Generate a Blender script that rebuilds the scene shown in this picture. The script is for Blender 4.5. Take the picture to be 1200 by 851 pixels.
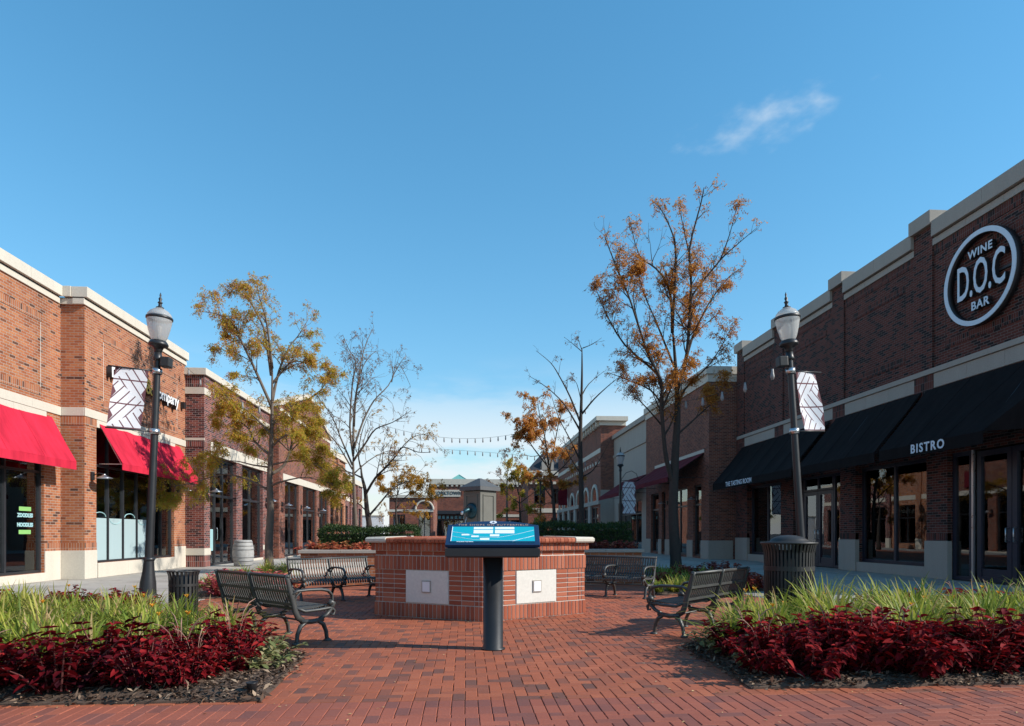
import bpy, math, random
import numpy as np
from mathutils import Vector, Matrix
R = math.radians
random.seed(7); rng = np.random.default_rng(11)
for o in list(bpy.data.objects): bpy.data.objects.remove(o)
S = bpy.context.scene
C = S.collection
# ---------------------------------------------------------------- camera
F, CX, HY, H = 780.0, 600.0, 625.0, 1.2
A = math.atan(55/780.0); CA, SA = math.cos(A), math.sin(A)
cam = bpy.data.cameras.new('camera'); camo = bpy.data.objects.new('camera', cam); C.objects.link(camo)
camo.location = (0, 0, H); camo.rotation_euler = (R(90), 0, -A)
cam.sensor_width = 36; cam.lens = F/1200*36; cam.shift_y = 199.5/1200
cam.clip_start = 0.05; cam.clip_end = 3000
S.camera = camo
# ---------------------------------------------------------------- world, sun, exposure
SUN_EL, SUN_AZ = R(32), R(106)          # azimuth clockwise from +Y
W = bpy.data.worlds.new('World'); S.world = W; W.use_nodes = True
nt = W.node_tree; nt.nodes.clear()
def wn(t, **k):
    n = nt.nodes.new(t)
    for a, b in k.items(): setattr(n, a, b)
    return n
def wmath(op, a, b=None, clamp=False):
    n = wn('ShaderNodeMath', operation=op); n.use_clamp = clamp
    for i, v in enumerate((a, b)):
        if v is None: continue
        if isinstance(v, (int, float)): n.inputs[i].default_value = v
        else: nt.links.new(v, n.inputs[i])
    return n.outputs[0]
sky = wn('ShaderNodeTexSky', sky_type='NISHITA'); sky.sun_disc = False
sky.sun_elevation = SUN_EL; sky.sun_rotation = SUN_AZ
sky.air_density = 1.0; sky.dust_density = 0.05; sky.ozone_density = 1.4; sky.altitude = 200
tc = wn('ShaderNodeTexCoord')
sep = wn('ShaderNodeSeparateXYZ'); nt.links.new(tc.outputs['Generated'], sep.inputs[0])
mp = wn('ShaderNodeMapping'); nt.links.new(tc.outputs['Generated'], mp.inputs[0])
mp.inputs['Scale'].default_value = (2.6, 2.6, 10.0); mp.inputs['Location'].default_value = (9.2, 1.1, 5.5)
n1 = wn('ShaderNodeTexNoise'); nt.links.new(mp.outputs[0], n1.inputs['Vector'])
n1.inputs['Scale'].default_value = 1.6; n1.inputs['Detail'].default_value = 7; n1.inputs['Roughness'].default_value = 0.55
def wramp(v, a, b):
    m = wn('ShaderNodeMapRange'); m.interpolation_type = 'SMOOTHSTEP'; m.clamp = True
    nt.links.new(v, m.inputs[0]); m.inputs[1].default_value = a; m.inputs[2].default_value = b
    return m.outputs[0]
low = wmath('MULTIPLY', wramp(sep.outputs[2], 0.27, 0.10), wramp(sep.outputs[2], -0.05, 0.0))
cl = wmath('MULTIPLY', wramp(n1.outputs[0], 0.33, 0.55), low)
cl = wmath('MULTIPLY', cl, 0.88)
# one small wisp high over the right-hand shops
def pixdir(px, py):
    u = (px-CX)/F; v = (HY-py)/F
    return Vector((u*CA+SA, CA-u*SA, v)).normalized()
wd = pixdir(858, 153); we = (pixdir(935, 132)-wd).normalized()
def wdot(vec):
    n = wn('ShaderNodeVectorMath', operation='DOT_PRODUCT'); nt.links.new(tc.outputs['Generated'], n.inputs[0])
    n.inputs[1].default_value = vec; return n.outputs['Value']
wz = wd.cross(we)
d1 = wmath('DIVIDE', wdot(we), 0.10); d2 = wmath('DIVIDE', wdot(wz), 0.034)
rr = wmath('ADD', wmath('MULTIPLY', d1, d1), wmath('MULTIPLY', d2, d2))
cv = wn('ShaderNodeCombineXYZ'); nt.links.new(wmath('MULTIPLY', d1, 1.0), cv.inputs[0]); nt.links.new(wmath('MULTIPLY', d2, 0.62), cv.inputs[1])
n2 = wn('ShaderNodeTexNoise'); nt.links.new(cv.outputs[0], n2.inputs['Vector'])
n2.inputs['Scale'].default_value = 2.3; n2.inputs['Detail'].default_value = 7
wisp = wmath('SUBTRACT', wmath('SUBTRACT', n2.outputs[0], 0.22), wmath('MULTIPLY', wmath('POWER', rr, 0.6), 0.30))
front = wramp(wdot(wd), 0.8, 0.9)
wisp = wmath('MULTIPLY', wramp(wisp, 0.0, 0.8), front)
wisp = wmath('MULTIPLY', wisp, 0.75)
cl = wmath('MAXIMUM', cl, wisp, True)
cl = wmath('MAXIMUM', cl, wmath('MULTIPLY', wramp(sep.outputs[2], 0.075, 0.0), 0.75))
mix = wn('ShaderNodeMix', data_type='RGBA'); nt.links.new(cl, mix.inputs[0])
hs = wn('ShaderNodeHueSaturation'); hs.inputs['Hue'].default_value = 0.484; hs.inputs['Saturation'].default_value = 1.27; hs.inputs['Value'].default_value = 1.06; bw = wn('ShaderNodeRGBToBW'); nt.links.new(sky.outputs[0], bw.inputs[0])
sc = wn('ShaderNodeVectorMath', operation='SCALE'); nt.links.new(sky.outputs[0], sc.inputs[0]); nt.links.new(wmath('DIVIDE', 1.32, wmath('ADD', wmath('MULTIPLY', bw.outputs[0], 0.17), 1.0)), sc.inputs['Scale'])
nt.links.new(sc.outputs[0], hs.inputs['Color']); nt.links.new(hs.outputs[0], mix.inputs[6]); mix.inputs[7].default_value = (4.0, 4.35, 4.6, 1)
bg = wn('ShaderNodeBackground'); bg.inputs[1].default_value = 0.14
nt.links.new(mix.outputs[2], bg.inputs[0])
wo = wn('ShaderNodeOutputWorld'); nt.links.new(bg.outputs[0], wo.inputs[0])
sd = Vector((math.sin(SUN_AZ)*math.cos(SUN_EL), math.cos(SUN_AZ)*math.cos(SUN_EL), math.sin(SUN_EL)))
sl = bpy.data.lights.new('sun', 'SUN'); sl.energy = 4.0; sl.angle = R(0.5); sl.color = (1.0, 0.94, 0.86)
slo = bpy.data.objects.new('sun', sl); C.objects.link(slo); slo.rotation_euler = sd.to_track_quat('Z', 'Y').to_euler()
S.view_settings.view_transform = 'Standard'; S.view_settings.look = 'None'
S.view_settings.exposure = 0.6; S.view_settings.gamma = 1.0
S.render.engine = 'CYCLES'
# ---------------------------------------------------------------- pixel helpers: a pixel gives a direction, a plane gives the distance
def ray(px, py):
    u = (px-CX)/F; v = (HY-py)/F
    return Vector((u*CA+SA, CA-u*SA, v))
def PG(px, py, z=0.0):
    r = ray(px, py); return Vector((0, 0, H)) + r*((z-H)/r.z)
def PD(px, py, d):
    return Vector((0, 0, H)) + ray(px, py)*d
# ---------------------------------------------------------------- materials
MATS = {}
def new_mat(name):
    m = bpy.data.materials.new(name); m.use_nodes = True; m.node_tree.nodes.clear(); MATS[name] = m
    return m, m.node_tree
class N:
    def __init__(s, t): s.t = t
    def n(s, typ, ins=None, **k):
        n = s.t.nodes.new(typ)
        for a, b in k.items(): setattr(n, a, b)
        for a, b in (ins or {}).items():
            sock = n.inputs[a]
            if hasattr(b, 'links'): s.t.links.new(b, sock)
            else: sock.default_value = b
        return n
    def math(s, op, a, b=0.0, clamp=False):
        n = s.n('ShaderNodeMath', {0: a, 1: b}, operation=op); n.use_clamp = clamp; return n.outputs[0]
    def mixc(s, f, a, b, mode='MIX'):
        n = s.n('ShaderNodeMix', {0: f, 6: a, 7: b}, data_type='RGBA', blend_type=mode); return n.outputs[2]
    def ramp(s, f, stops, interp='LINEAR'):
        n = s.n('ShaderNodeValToRGB', {0: f}); e = n.color_ramp.elements; n.color_ramp.interpolation = interp
        while len(e) < len(stops): e.new(0.5)
        for i, (p, c) in enumerate(stops): e[i].position = p; e[i].color = (*c, 1)
        return n.outputs[0]
    def noise(s, sc, det=4, vec=None, rough=0.55):
        i = {'Scale': sc, 'Detail': det, 'Roughness': rough}
        if vec is not None: i['Vector'] = vec
        return s.n('ShaderNodeTexNoise', i).outputs[0]
    def bump(s, h, st=0.3, d=0.01): return s.n('ShaderNodeBump', {'Height': h, 'Strength': st, 'Distance': d}).outputs[0]
    def out(s, sh): s.n('ShaderNodeOutputMaterial', {0: sh})
    def pbr(s, col, rough=0.7, metal=0.0, normal=None, spec=0.4, **k):
        i = {'Base Color': col, 'Roughness': rough, 'Metallic': metal, 'Specular IOR Level': spec}
        if normal is not None: i['Normal'] = normal
        i.update(k); return s.n('ShaderNodeBsdfPrincipled', i).outputs[0]
    def obj(s): return s.n('ShaderNodeTexCoord').outputs['Object']
    def uv(s): return s.n('ShaderNodeUVMap', uv_map='UVMap').outputs[0]
def c4(c): return (c[0], c[1], c[2], 1)
def simple(name, col, rough=0.6, metal=0.0, var=0.12, sc=6.0, bump=0.0, spec=0.4):
    m, t = new_mat(name); g = N(t); v = g.obj()
    nz = g.noise(sc, 5, v)
    a = c4([x*(1-var) for x in col]); b = c4([min(1, x*(1+var)) for x in col])
    cc = g.mixc(nz, a, b)
    nm = g.bump(g.noise(sc*8, 4, v), bump, 0.004) if bump else None
    r = g.math('ADD', g.math('MULTIPLY', nz, 0.2), rough-0.1)
    g.out(g.pbr(cc, r, metal, nm, spec)); return m
def brick_mat(name, stops, mortar, soldier=False, stack=False, course=0.0677, length=0.2032):
    m, t = new_mat(name); g = N(t); uv = g.uv()
    if soldier:
        uv = g.n('ShaderNodeMapping', {'Vector': uv, 'Rotation': (0, 0, R(90))}).outputs[0]
    bt = g.n('ShaderNodeTexBrick', {'Vector': uv, 'Color1': (0, 0, 0, 1), 'Color2': (1, 1, 1, 1), 'Mortar': (0.5, 0.5, 0.5, 1), 'Scale': 1.0,
        'Mortar Size': 0.0052, 'Mortar Smooth': 0.15, 'Bias': 0.0, 'Brick Width': length, 'Row Height': course})
    bt.offset = 0.0 if (soldier or stack) else 0.5; bt.squash = 1.0
    col = g.ramp(bt.outputs[0], stops)
    v = g.obj(); wear = g.noise(0.55, 5, v); fine = g.noise(60, 3, v)
    col = g.mixc(0.35, col, g.ramp(wear, [(0.3, (0.55, 0.55, 0.55)), (0.7, (1.25, 1.22, 1.2))]), 'MULTIPLY')
    col = g.mixc(0.25, col, g.ramp(fine, [(0.25, (0.6, 0.6, 0.6)), (0.75, (1.3, 1.3, 1.3))]), 'MULTIPLY')
    stn = g.noise(1.0, 5, g.n('ShaderNodeMapping', {'Vector': v, 'Scale': (1.6, 1.6, 0.16)}).outputs[0])
    col = g.mixc(0.45, col, g.ramp(stn, [(0.36, (0.62, 0.62, 0.64)), (0.5, (1, 1, 1)), (0.72, (1.18, 1.15, 1.12))]), 'MULTIPLY')
    mo = g.mixc(wear, c4([x*0.8 for x in mortar]), c4(mortar))
    cc = g.mixc(bt.outputs[1], col, mo)
    h = g.math('SUBTRACT', g.math('MULTIPLY', fine, 0.15), bt.outputs[1])
    g.out(g.pbr(cc, 0.85, 0, g.bump(h, 0.9, 0.007), 0.25)); return m
OR = [(0.0, (0.086, 0.039, 0.028)), (0.05, (0.129, 0.052, 0.030)), (0.12, (0.310, 0.099, 0.043)), (0.5, (0.378, 0.133, 0.060)), (0.75, (0.430, 0.172, 0.077)), (1.0, (0.344, 0.112, 0.047))]
RD = [(0.0, (0.04, 0.02, 0.022)), (0.3, (0.10, 0.035, 0.033)), (0.6, (0.20, 0.055, 0.045)), (1.0, (0.26, 0.085, 0.06))]
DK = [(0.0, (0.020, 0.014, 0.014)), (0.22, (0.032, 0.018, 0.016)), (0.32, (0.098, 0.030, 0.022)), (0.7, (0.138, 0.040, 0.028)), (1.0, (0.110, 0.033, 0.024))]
BR = [(0.0, (0.10, 0.036, 0.024)), (0.4, (0.19, 0.058, 0.034)), (1.0, (0.26, 0.085, 0.046))]
MT = (0.46, 0.40, 0.34)
brick_mat('brick_orange', OR, MT); brick_mat('brick_orange_soldier', OR, MT, True)
brick_mat('brick_red', RD, (0.42, 0.38, 0.36)); brick_mat('brick_red_soldier', RD, (0.42, 0.38, 0.36), True)
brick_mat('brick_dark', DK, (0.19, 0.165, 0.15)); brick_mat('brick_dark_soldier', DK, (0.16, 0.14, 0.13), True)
brick_mat('brick_brown', BR, (0.33, 0.28, 0.25)); brick_mat('brick_brown_soldier', BR, (0.33, 0.28, 0.25), True)
def stone_mat(name, col, streak=0.25, flat=False):
    m, t = new_mat(name); g = N(t); v = g.obj()
    st = g.n('ShaderNodeMapping', {'Vector': v, 'Scale': (2.2, 2.2, 0.35)}).outputs[0]
    a = g.noise(1.4, 6, st); b = g.noise(28, 5, v)
    cc = g.mixc(g.math('MULTIPLY', a, streak*2), c4(col), c4([x*0.62 for x in col]))
    if flat:
        w = g.n('ShaderNodeNewGeometry').outputs['Position']; q = g.noise(0.9, 7, w, 0.68); cc = g.mixc(0.8, cc, g.ramp(q, [(0.34, (0.62, 0.61, 0.6)), (0.5, (1, 1, 1)), (0.7, (1.12, 1.12, 1.12))]), 'MULTIPLY')
        rn_ = g.n('ShaderNodeObjectInfo').outputs['Random']; cc = g.mixc(0.5, cc, g.ramp(rn_, [(0, (0.78, 0.78, 0.78)), (1, (1.12, 1.12, 1.12))]), 'MULTIPLY')
    cc = g.mixc(0.18, cc, g.ramp(b, [(0.3, (0.55, 0.55, 0.55)), (0.7, (1.25, 1.25, 1.25))]), 'MULTIPLY')
    g.out(g.pbr(cc, 0.88, 0, g.bump(b, 0.25, 0.004), 0.25)); return m
stone_mat('limestone', (0.62, 0.57, 0.48)); stone_mat('limestone_grey', (0.40, 0.36, 0.31)); stone_mat('concrete', (0.42, 0.39, 0.35), 0.3, True); stone_mat('panel_stone', (0.70, 0.67, 0.60), 0.15)
stone_mat('concrete_dark', (0.20, 0.19, 0.18), 0.2)
def cloth(name, col, rough=0.9):
    m, t = new_mat(name); g = N(t); v = g.obj()
    w = g.noise(240, 2, v); f = g.noise(1.2, 6, g.n('ShaderNodeMapping', {'Vector': v, 'Scale': (1.2, 3.0, 0.8)}).outputs[0], 0.65)
    cc = g.mixc(g.n('ShaderNodeMapRange', {0: f, 1: 0.32, 2: 0.68}).outputs[0], c4([x*0.72 for x in col]), c4([min(1, x*1.12+.004) for x in col]))
    sh = g.pbr(cc, rough, 0, g.bump(w, 0.2, 0.002), 0.2)
    tr = g.n('ShaderNodeBsdfTranslucent', {0: cc}).outputs[0]
    g.out(g.n('ShaderNodeMixShader', {0: 0.12, 1: sh, 2: tr}).outputs[0]); return m
cloth('awning_red', (0.62, 0.022, 0.055)); cloth('awning_maroon', (0.15, 0.012, 0.022)); cloth('awning_black', (0.0075, 0.0048, 0.0052))
simple('metal_black', (0.016, 0.017, 0.019), 0.42, 0.0, 0.3, 5, 0.1, 0.5)
simple('frame_dark', (0.022, 0.023, 0.027), 0.4, 0.0, 0.2, 5, 0.0, 0.5)
simple('frame_navy', (0.014, 0.018, 0.034), 0.4, 0.0, 0.2, 5, 0.0, 0.5)
simple('bench_metal', (0.060, 0.060, 0.057), 0.46, 0.25, 0.25, 9, 0.15, 0.5)
simple('can_metal', (0.030, 0.029, 0.028), 0.5, 0.2, 0.25, 9, 0.15, 0.5)
simple('steel', (0.55, 0.56, 0.57), 0.3, 0.9, 0.1)
simple('white_paint', (0.78, 0.78, 0.78), 0.5, 0, 0.04)
simple('yellow_paint', (0.75, 0.42, 0.03), 0.5, 0, 0.05)
simple('letter_side', (0.03, 0.028, 0.03), 0.5)
simple('sign_blue_white', (0.62, 0.72, 0.80), 0.5, 0, 0.04)
simple('barrel_wood', (0.34, 0.34, 0.33), 0.8, 0, 0.3, 10, 0.3)
simple('barrel_hoop', (0.26, 0.26, 0.26), 0.6, 0.4, 0.3, 10)
simple('pedestal_paint', (0.12, 0.116, 0.098), 0.6, 0, 0.15, 8, 0.2)
simple('pedestal_roof', (0.085, 0.088, 0.09), 0.6, 0, 0.15, 8, 0.2)
simple('bronze_green', (0.02, 0.06, 0.075), 0.4, 0.6, 0.3, 12)
simple('copper_roof', (0.14, 0.36, 0.33), 0.6, 0, 0.15)
simple('slate_roof', (0.028, 0.030, 0.036), 0.6, 0, 0.3, 3)
simple('bark', (0.135, 0.105, 0.082), 0.9, 0, 0.4, 14, 0.7)
simple('bark_dark', (0.048, 0.038, 0.032), 0.9, 0, 0.4, 14, 0.7)
simple('stem_green', (0.07, 0.09, 0.03), 0.8)
simple('stem_pale', (0.30, 0.16, 0.12), 0.8)
simple('stem_red', (0.12, 0.035, 0.03), 0.8)
simple('soil', (0.085, 0.056, 0.040), 0.95, 0, 0.5, 14, 0.9)
simple('asphalt', (0.06, 0.06, 0.062), 0.9, 0, 0.25, 3, 0.4)
simple('interior', (0.045, 0.040, 0.036), 0.85, 0, 0.4, 0.8)
simple('interior_cream', (0.52, 0.45, 0.30), 0.8, 0, 0.1)
simple('interior_teal', (0.28, 0.36, 0.35), 0.8, 0, 0.2)
simple('poster_green', (0.22, 0.46, 0.14), 0.6, 0, 0.05)
simple('poster_teal', (0.30, 0.50, 0.52), 0.6, 0, 0.05)
simple('navy', (0.008, 0.030, 0.080), 0.45, 0, 0.1)
simple('map_cyan', (0.008, 0.37, 0.46), 0.35, 0, 0.03)
simple('map_white', (0.75, 0.80, 0.85), 0.4, 0, 0.03)
simple('map_line', (0.13, 0.50, 0.62), 0.4, 0, 0.03)
simple('gold_letter', (0.34, 0.25, 0.20), 0.5, 0, 0.05)
simple('cable', (0.02, 0.02, 0.02), 0.6)
simple('sealant', (0.05, 0.042, 0.036), 0.9, 0, 0.3, 20, 0.3)
def mk_glass(name, tint, boost=0.03, refl=(0.9, 0.93, 0.95)):
    m, t = new_mat(name); g = N(t)
    fr = g.n('ShaderNodeFresnel', {'IOR': 1.52}).outputs[0]
    f = g.math('ADD', g.math('MULTIPLY', fr, 1.35), boost, True)
    v = g.obj(); w = g.bump(g.noise(0.8, 2, v), 0.02, 0.05)
    gl = g.n('ShaderNodeBsdfGlossy', {'Color': c4(refl), 'Roughness': 0.0, 'Normal': w}).outputs[0]
    tr = g.n('ShaderNodeBsdfTransparent', {0: c4(tint)}).outputs[0]
    g.out(g.n('ShaderNodeMixShader', {0: f, 1: tr, 2: gl}).outputs[0]); return m
mk_glass('glass', (0.80, 0.83, 0.83)); mk_glass('glass_clear', (0.87, 0.90, 0.89), 0.05)
def mk_frost():
    m, t = new_mat('glass_frost'); g = N(t)
    a = g.pbr((0.36, 0.47, 0.49, 1), 0.35, 0, None, 0.5)
    g.out(a)
mk_frost()
def mk_globe():
    m, t = new_mat('globe_glass'); g = N(t)
    v = g.obj(); w = g.n('ShaderNodeTexWave', {'Vector': v, 'Scale': 9.0, 'Distortion': 0.3}).outputs[1]
    d = g.pbr((0.62, 0.62, 0.60, 1), 0.25, 0, g.bump(w, 0.15, 0.01), 0.5)
    tr = g.n('ShaderNodeBsdfTranslucent', {0: (0.8, 0.8, 0.78, 1)}).outputs[0]
    tp = g.n('ShaderNodeBsdfTransparent', {0: (0.85, 0.86, 0.86, 1)}).outputs[0]
    a = g.n('ShaderNodeMixShader', {0: 0.5, 1: d, 2: tr}).outputs[0]
    g.out(g.n('ShaderNodeMixShader', {0: 0.28, 1: a, 2: tp}).outputs[0])
mk_globe()
def paver_mat(name, src):
    m, t = new_mat(name); g = N(t)
    if src == 'obj': f = g.n('ShaderNodeObjectInfo').outputs['Random']
    else: f = g.n('ShaderNodeAttribute', attribute_name='tone').outputs['Fac']
    v = g.n('ShaderNodeNewGeometry').outputs['Position']
    if src == 'flat':
        bt = g.n('ShaderNodeTexBrick', {'Vector': v, 'Color1': (0, 0, 0, 1), 'Color2': (1, 1, 1, 1), 'Scale': 1.0, 'Mortar Size': 0.003, 'Brick Width': 0.198, 'Row Height': 0.099})
        f = bt.outputs[0]
    col = g.ramp(f, [(0.0, (0.160, 0.072, 0.052)), (0.14, (0.205, 0.080, 0.054)), (0.28, (0.29, 0.092, 0.050)), (0.6, (0.37, 0.108, 0.053)), (0.8, (0.345, 0.100, 0.050)), (1.0, (0.41, 0.126, 0.062))])
    a = g.noise(0.45, 4, v); b = g.noise(70, 4, v)
    # the walk in front of the soldier band is laid in a darker purple paver
    sx = g.n('ShaderNodeSeparateXYZ', {0: v}).outputs[1]
    walk = g.n('ShaderNodeMapRange', {0: sx, 1: 4.805, 2: 4.80, 3: 0.0, 4: 0.38}).outputs[0]
    col = g.mixc(walk, col, (0.27, 0.085, 0.072, 1))
    col = g.mixc(0.7, col, g.ramp(a, [(0.3, (0.70, 0.70, 0.72)), (0.7, (1.14, 1.12, 1.1))]), 'MULTIPLY')
    st = g.noise(2.3, 6, v, 0.7); col = g.mixc(0.5, col, g.ramp(st, [(0.30, (0.62, 0.62, 0.64)), (0.45, (1, 1, 1)), (0.75, (1.1, 1.08, 1.06))]), 'MULTIPLY')
    col = g.mixc(0.4, col, g.ramp(b, [(0.3, (0.62, 0.62, 0.62)), (0.7, (1.25, 1.25, 1.25))]), 'MULTIPLY')
    if src == 'flat': col = g.mixc(g.math('MULTIPLY', bt.outputs[1], 0.6), col, (0.06, 0.045, 0.035, 1))
    g.out(g.pbr(col, g.math('ADD', g.math('MULTIPLY', a, 0.2), 0.6), 0, g.bump(b, 0.3, 0.003), 0.3)); return m
paver_mat('paver_single', 'obj'); paver_mat('paver_joined', 'attr'); paver_mat('paver_flat', 'flat')
def fbrick_mat(name, src):
    m, t = new_mat(name); g = N(t)
    f = g.n('ShaderNodeObjectInfo').outputs['Random'] if src == 'obj' else g.n('ShaderNodeAttribute', attribute_name='tone').outputs['Fac']
    v = g.n('ShaderNodeNewGeometry').outputs['Position']; b = g.noise(90, 4, v)
    col = g.ramp(f, [(0.0, (0.27, 0.072, 0.040)), (0.5, (0.36, 0.105, 0.055)), (1.0, (0.43, 0.145, 0.082))])
    col = g.mixc(0.4, col, g.ramp(b, [(0.3, (0.65, 0.65, 0.65)), (0.7, (1.2, 1.2, 1.2))]), 'MULTIPLY')
    g.out(g.pbr(col, 0.85, 0, g.bump(b, 0.35, 0.003), 0.25)); return m
fbrick_mat('fountain_brick', 'obj'); fbrick_mat('fountain_brick_joined', 'attr')
simple('mortar', (0.56, 0.51, 0.45), 0.95, 0, 0.2, 12, 0.3)
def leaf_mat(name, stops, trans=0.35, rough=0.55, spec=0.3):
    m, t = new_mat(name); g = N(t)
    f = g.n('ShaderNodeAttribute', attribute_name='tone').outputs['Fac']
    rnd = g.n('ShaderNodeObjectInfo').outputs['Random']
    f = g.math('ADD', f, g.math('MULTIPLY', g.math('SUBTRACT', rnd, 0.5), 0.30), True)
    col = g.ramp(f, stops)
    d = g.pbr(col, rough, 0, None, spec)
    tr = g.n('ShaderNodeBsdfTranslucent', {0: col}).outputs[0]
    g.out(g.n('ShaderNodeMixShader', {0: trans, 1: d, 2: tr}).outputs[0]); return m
leaf_mat('leaf_coleus', [(0, (0.030, 0.004, 0.009)), (0.4, (0.10, 0.004, 0.008)), (0.8, (0.21, 0.008, 0.012)), (1, (0.40, 0.028, 0.025))], 0.25, 0.7, 0.12)
leaf_mat('leaf_pink', [(0, (0.20, 0.018, 0.03)), (0.4, (0.45, 0.06, 0.08)), (0.75, (0.62, 0.17, 0.17)), (1, (0.55, 0.38, 0.20))], 0.35)
leaf_mat('leaf_rust', [(0, (0.10, 0.012, 0.014)), (0.5, (0.24, 0.035, 0.03)), (0.85, (0.36, 0.09, 0.05)), (1, (0.40, 0.20, 0.09))], 0.35)
leaf_mat('leaf_orange_coleus', [(0, (0.32, 0.04, 0.03)), (0.5, (0.50, 0.11, 0.06)), (0.85, (0.55, 0.24, 0.10)), (1, (0.42, 0.34, 0.10))], 0.35)
leaf_mat('leaf_cream', [(0, (0.06, 0.10, 0.03)), (0.45, (0.17, 0.19, 0.07)), (0.8, (0.38, 0.34, 0.17)), (1, (0.40, 0.26, 0.16))], 0.3)
leaf_mat('leaf_lily', [(0, (0.09, 0.15, 0.022)), (0.4, (0.23, 0.30, 0.04)), (0.75, (0.42, 0.42, 0.07)), (0.92, (0.38, 0.34, 0.09)), (1, (0.48, 0.34, 0.16))], 0.4)
leaf_mat('leaf_hedge', [(0, (0.012, 0.030, 0.009)), (0.6, (0.035, 0.070, 0.016)), (1, (0.075, 0.115, 0.024))], 0.25)
leaf_mat('leaf_locust', [(0, (0.22, 0.26, 0.04)), (0.4, (0.50, 0.44, 0.06)), (0.65, (0.60, 0.38, 0.06)), (0.88, (0.60, 0.29, 0.07)), (1, (0.52, 0.26, 0.16))], 0.5, 0.65, 0.15)
leaf_mat('leaf_orange', [(0, (0.20, 0.08, 0.025)), (0.35, (0.46, 0.19, 0.04)), (0.7, (0.64, 0.29, 0.055)), (0.9, (0.68, 0.38, 0.09)), (1, (0.56, 0.27, 0.16))], 0.5, 0.65, 0.15)
leaf_mat('leaf_gold', [(0, (0.30, 0.17, 0.03)), (0.5, (0.58, 0.32, 0.04)), (1, (0.64, 0.36, 0.08))], 0.5, .65, .15)
leaf_mat('leaf_dead', [(0, (0.12, 0.07, 0.045)), (0.5, (0.26, 0.15, 0.09)), (1, (0.36, 0.22, 0.14))], 0.3)
leaf_mat('petal', [(0, (0.65, 0.22, 0.02)), (1, (0.80, 0.42, 0.04))], 0.3)
leaf_mat('mulch', [(0, (0.035, 0.021, 0.014)), (0.45, (0.10, 0.060, 0.040)), (0.8, (0.19, 0.125, 0.085)), (1, (0.34, 0.24, 0.16))], 0.0, 0.9)
leaf_mat('litter', [(0, (0.20, 0.10, 0.05)), (0.6, (0.50, 0.34, 0.16)), (1, (0.55, 0.40, 0.26))], 0.1, 0.8)
def mk_banner():
    m, t = new_mat('banner_print'); g = N(t)
    uv = g.uv(); s = g.n('ShaderNodeSeparateXYZ', {0: uv})
    u, v = s.outputs[0], s.outputs[1]
    a = g.math('ABSOLUTE', g.math('SUBTRACT', g.math('MULTIPLY', u, 2.0), 1.0))
    tier = g.math('MULTIPLY', v, 2.5)
    fl = g.math('FLOOR', tier); t1 = g.math('FRACT', tier)
    par = g.math('MODULO', fl, 2.0)                     # the leaves point up and down in turn
    sgn = g.math('SUBTRACT', g.math('MULTIPLY', par, 2.0), 1.0)
    side = g.math('SIGN', g.math('SUBTRACT', u, 0.5))
    q = g.math('ADD', g.math('MULTIPLY', t1, 1.0), g.math('MULTIPLY', g.math('MULTIPLY', sgn, g.math('SUBTRACT', u, 0.5)), 1.7))
    l1 = g.math('LESS_THAN', g.math('FRACT', g.math('MULTIPLY', q, 2.0)), 0.15)
    q2 = g.math('SUBTRACT', t1, g.math('MULTIPLY', g.math('MULTIPLY', sgn, g.math('SUBTRACT', u, 0.5)), 1.7))
    l2 = g.math('LESS_THAN', g.math('FRACT', g.math('MULTIPLY', q2, 2.0)), 0.15)
    reg = g.math('GREATER_THAN', g.math('MULTIPLY', sgn, g.math('SUBTRACT', u, 0.45)), g.math('SUBTRACT', t1, 0.55))
    ln = g.math('ADD', g.math('MULTIPLY', l1, reg), g.math('MULTIPLY', l2, g.math('SUBTRACT', 1.0, reg)))
    hz = g.math('LESS_THAN', t1, 0.055)
    edge = g.math('GREATER_THAN', a, g.math('ADD', 0.74, g.math('MULTIPLY', g.math('ABSOLUTE', g.math('SUBTRACT', t1, 0.5)), 0.9)))
    f = g.math('ADD', g.math('ADD', ln, hz), edge, True)
    cc = g.mixc(f, (0.88, 0.88, 0.90, 1), (0.20, 0.085, 0.10, 1))
    sh = g.pbr(cc, 0.7, 0, None, 0.3); tr = g.n('ShaderNodeBsdfTranslucent', {0: cc}).outputs[0]
    g.out(g.n('ShaderNodeMixShader', {0: 0.3, 1: sh, 2: tr}).outputs[0])
mk_banner()
def mk_water():
    m, t = new_mat('water'); g = N(t)
    g.out(g.pbr((0.02, 0.035, 0.04, 1), 0.06, 0, g.bump(g.noise(12, 3, g.obj()), 0.15, 0.01), 0.5))
mk_water()
def M(n): return MATS[n]
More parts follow.
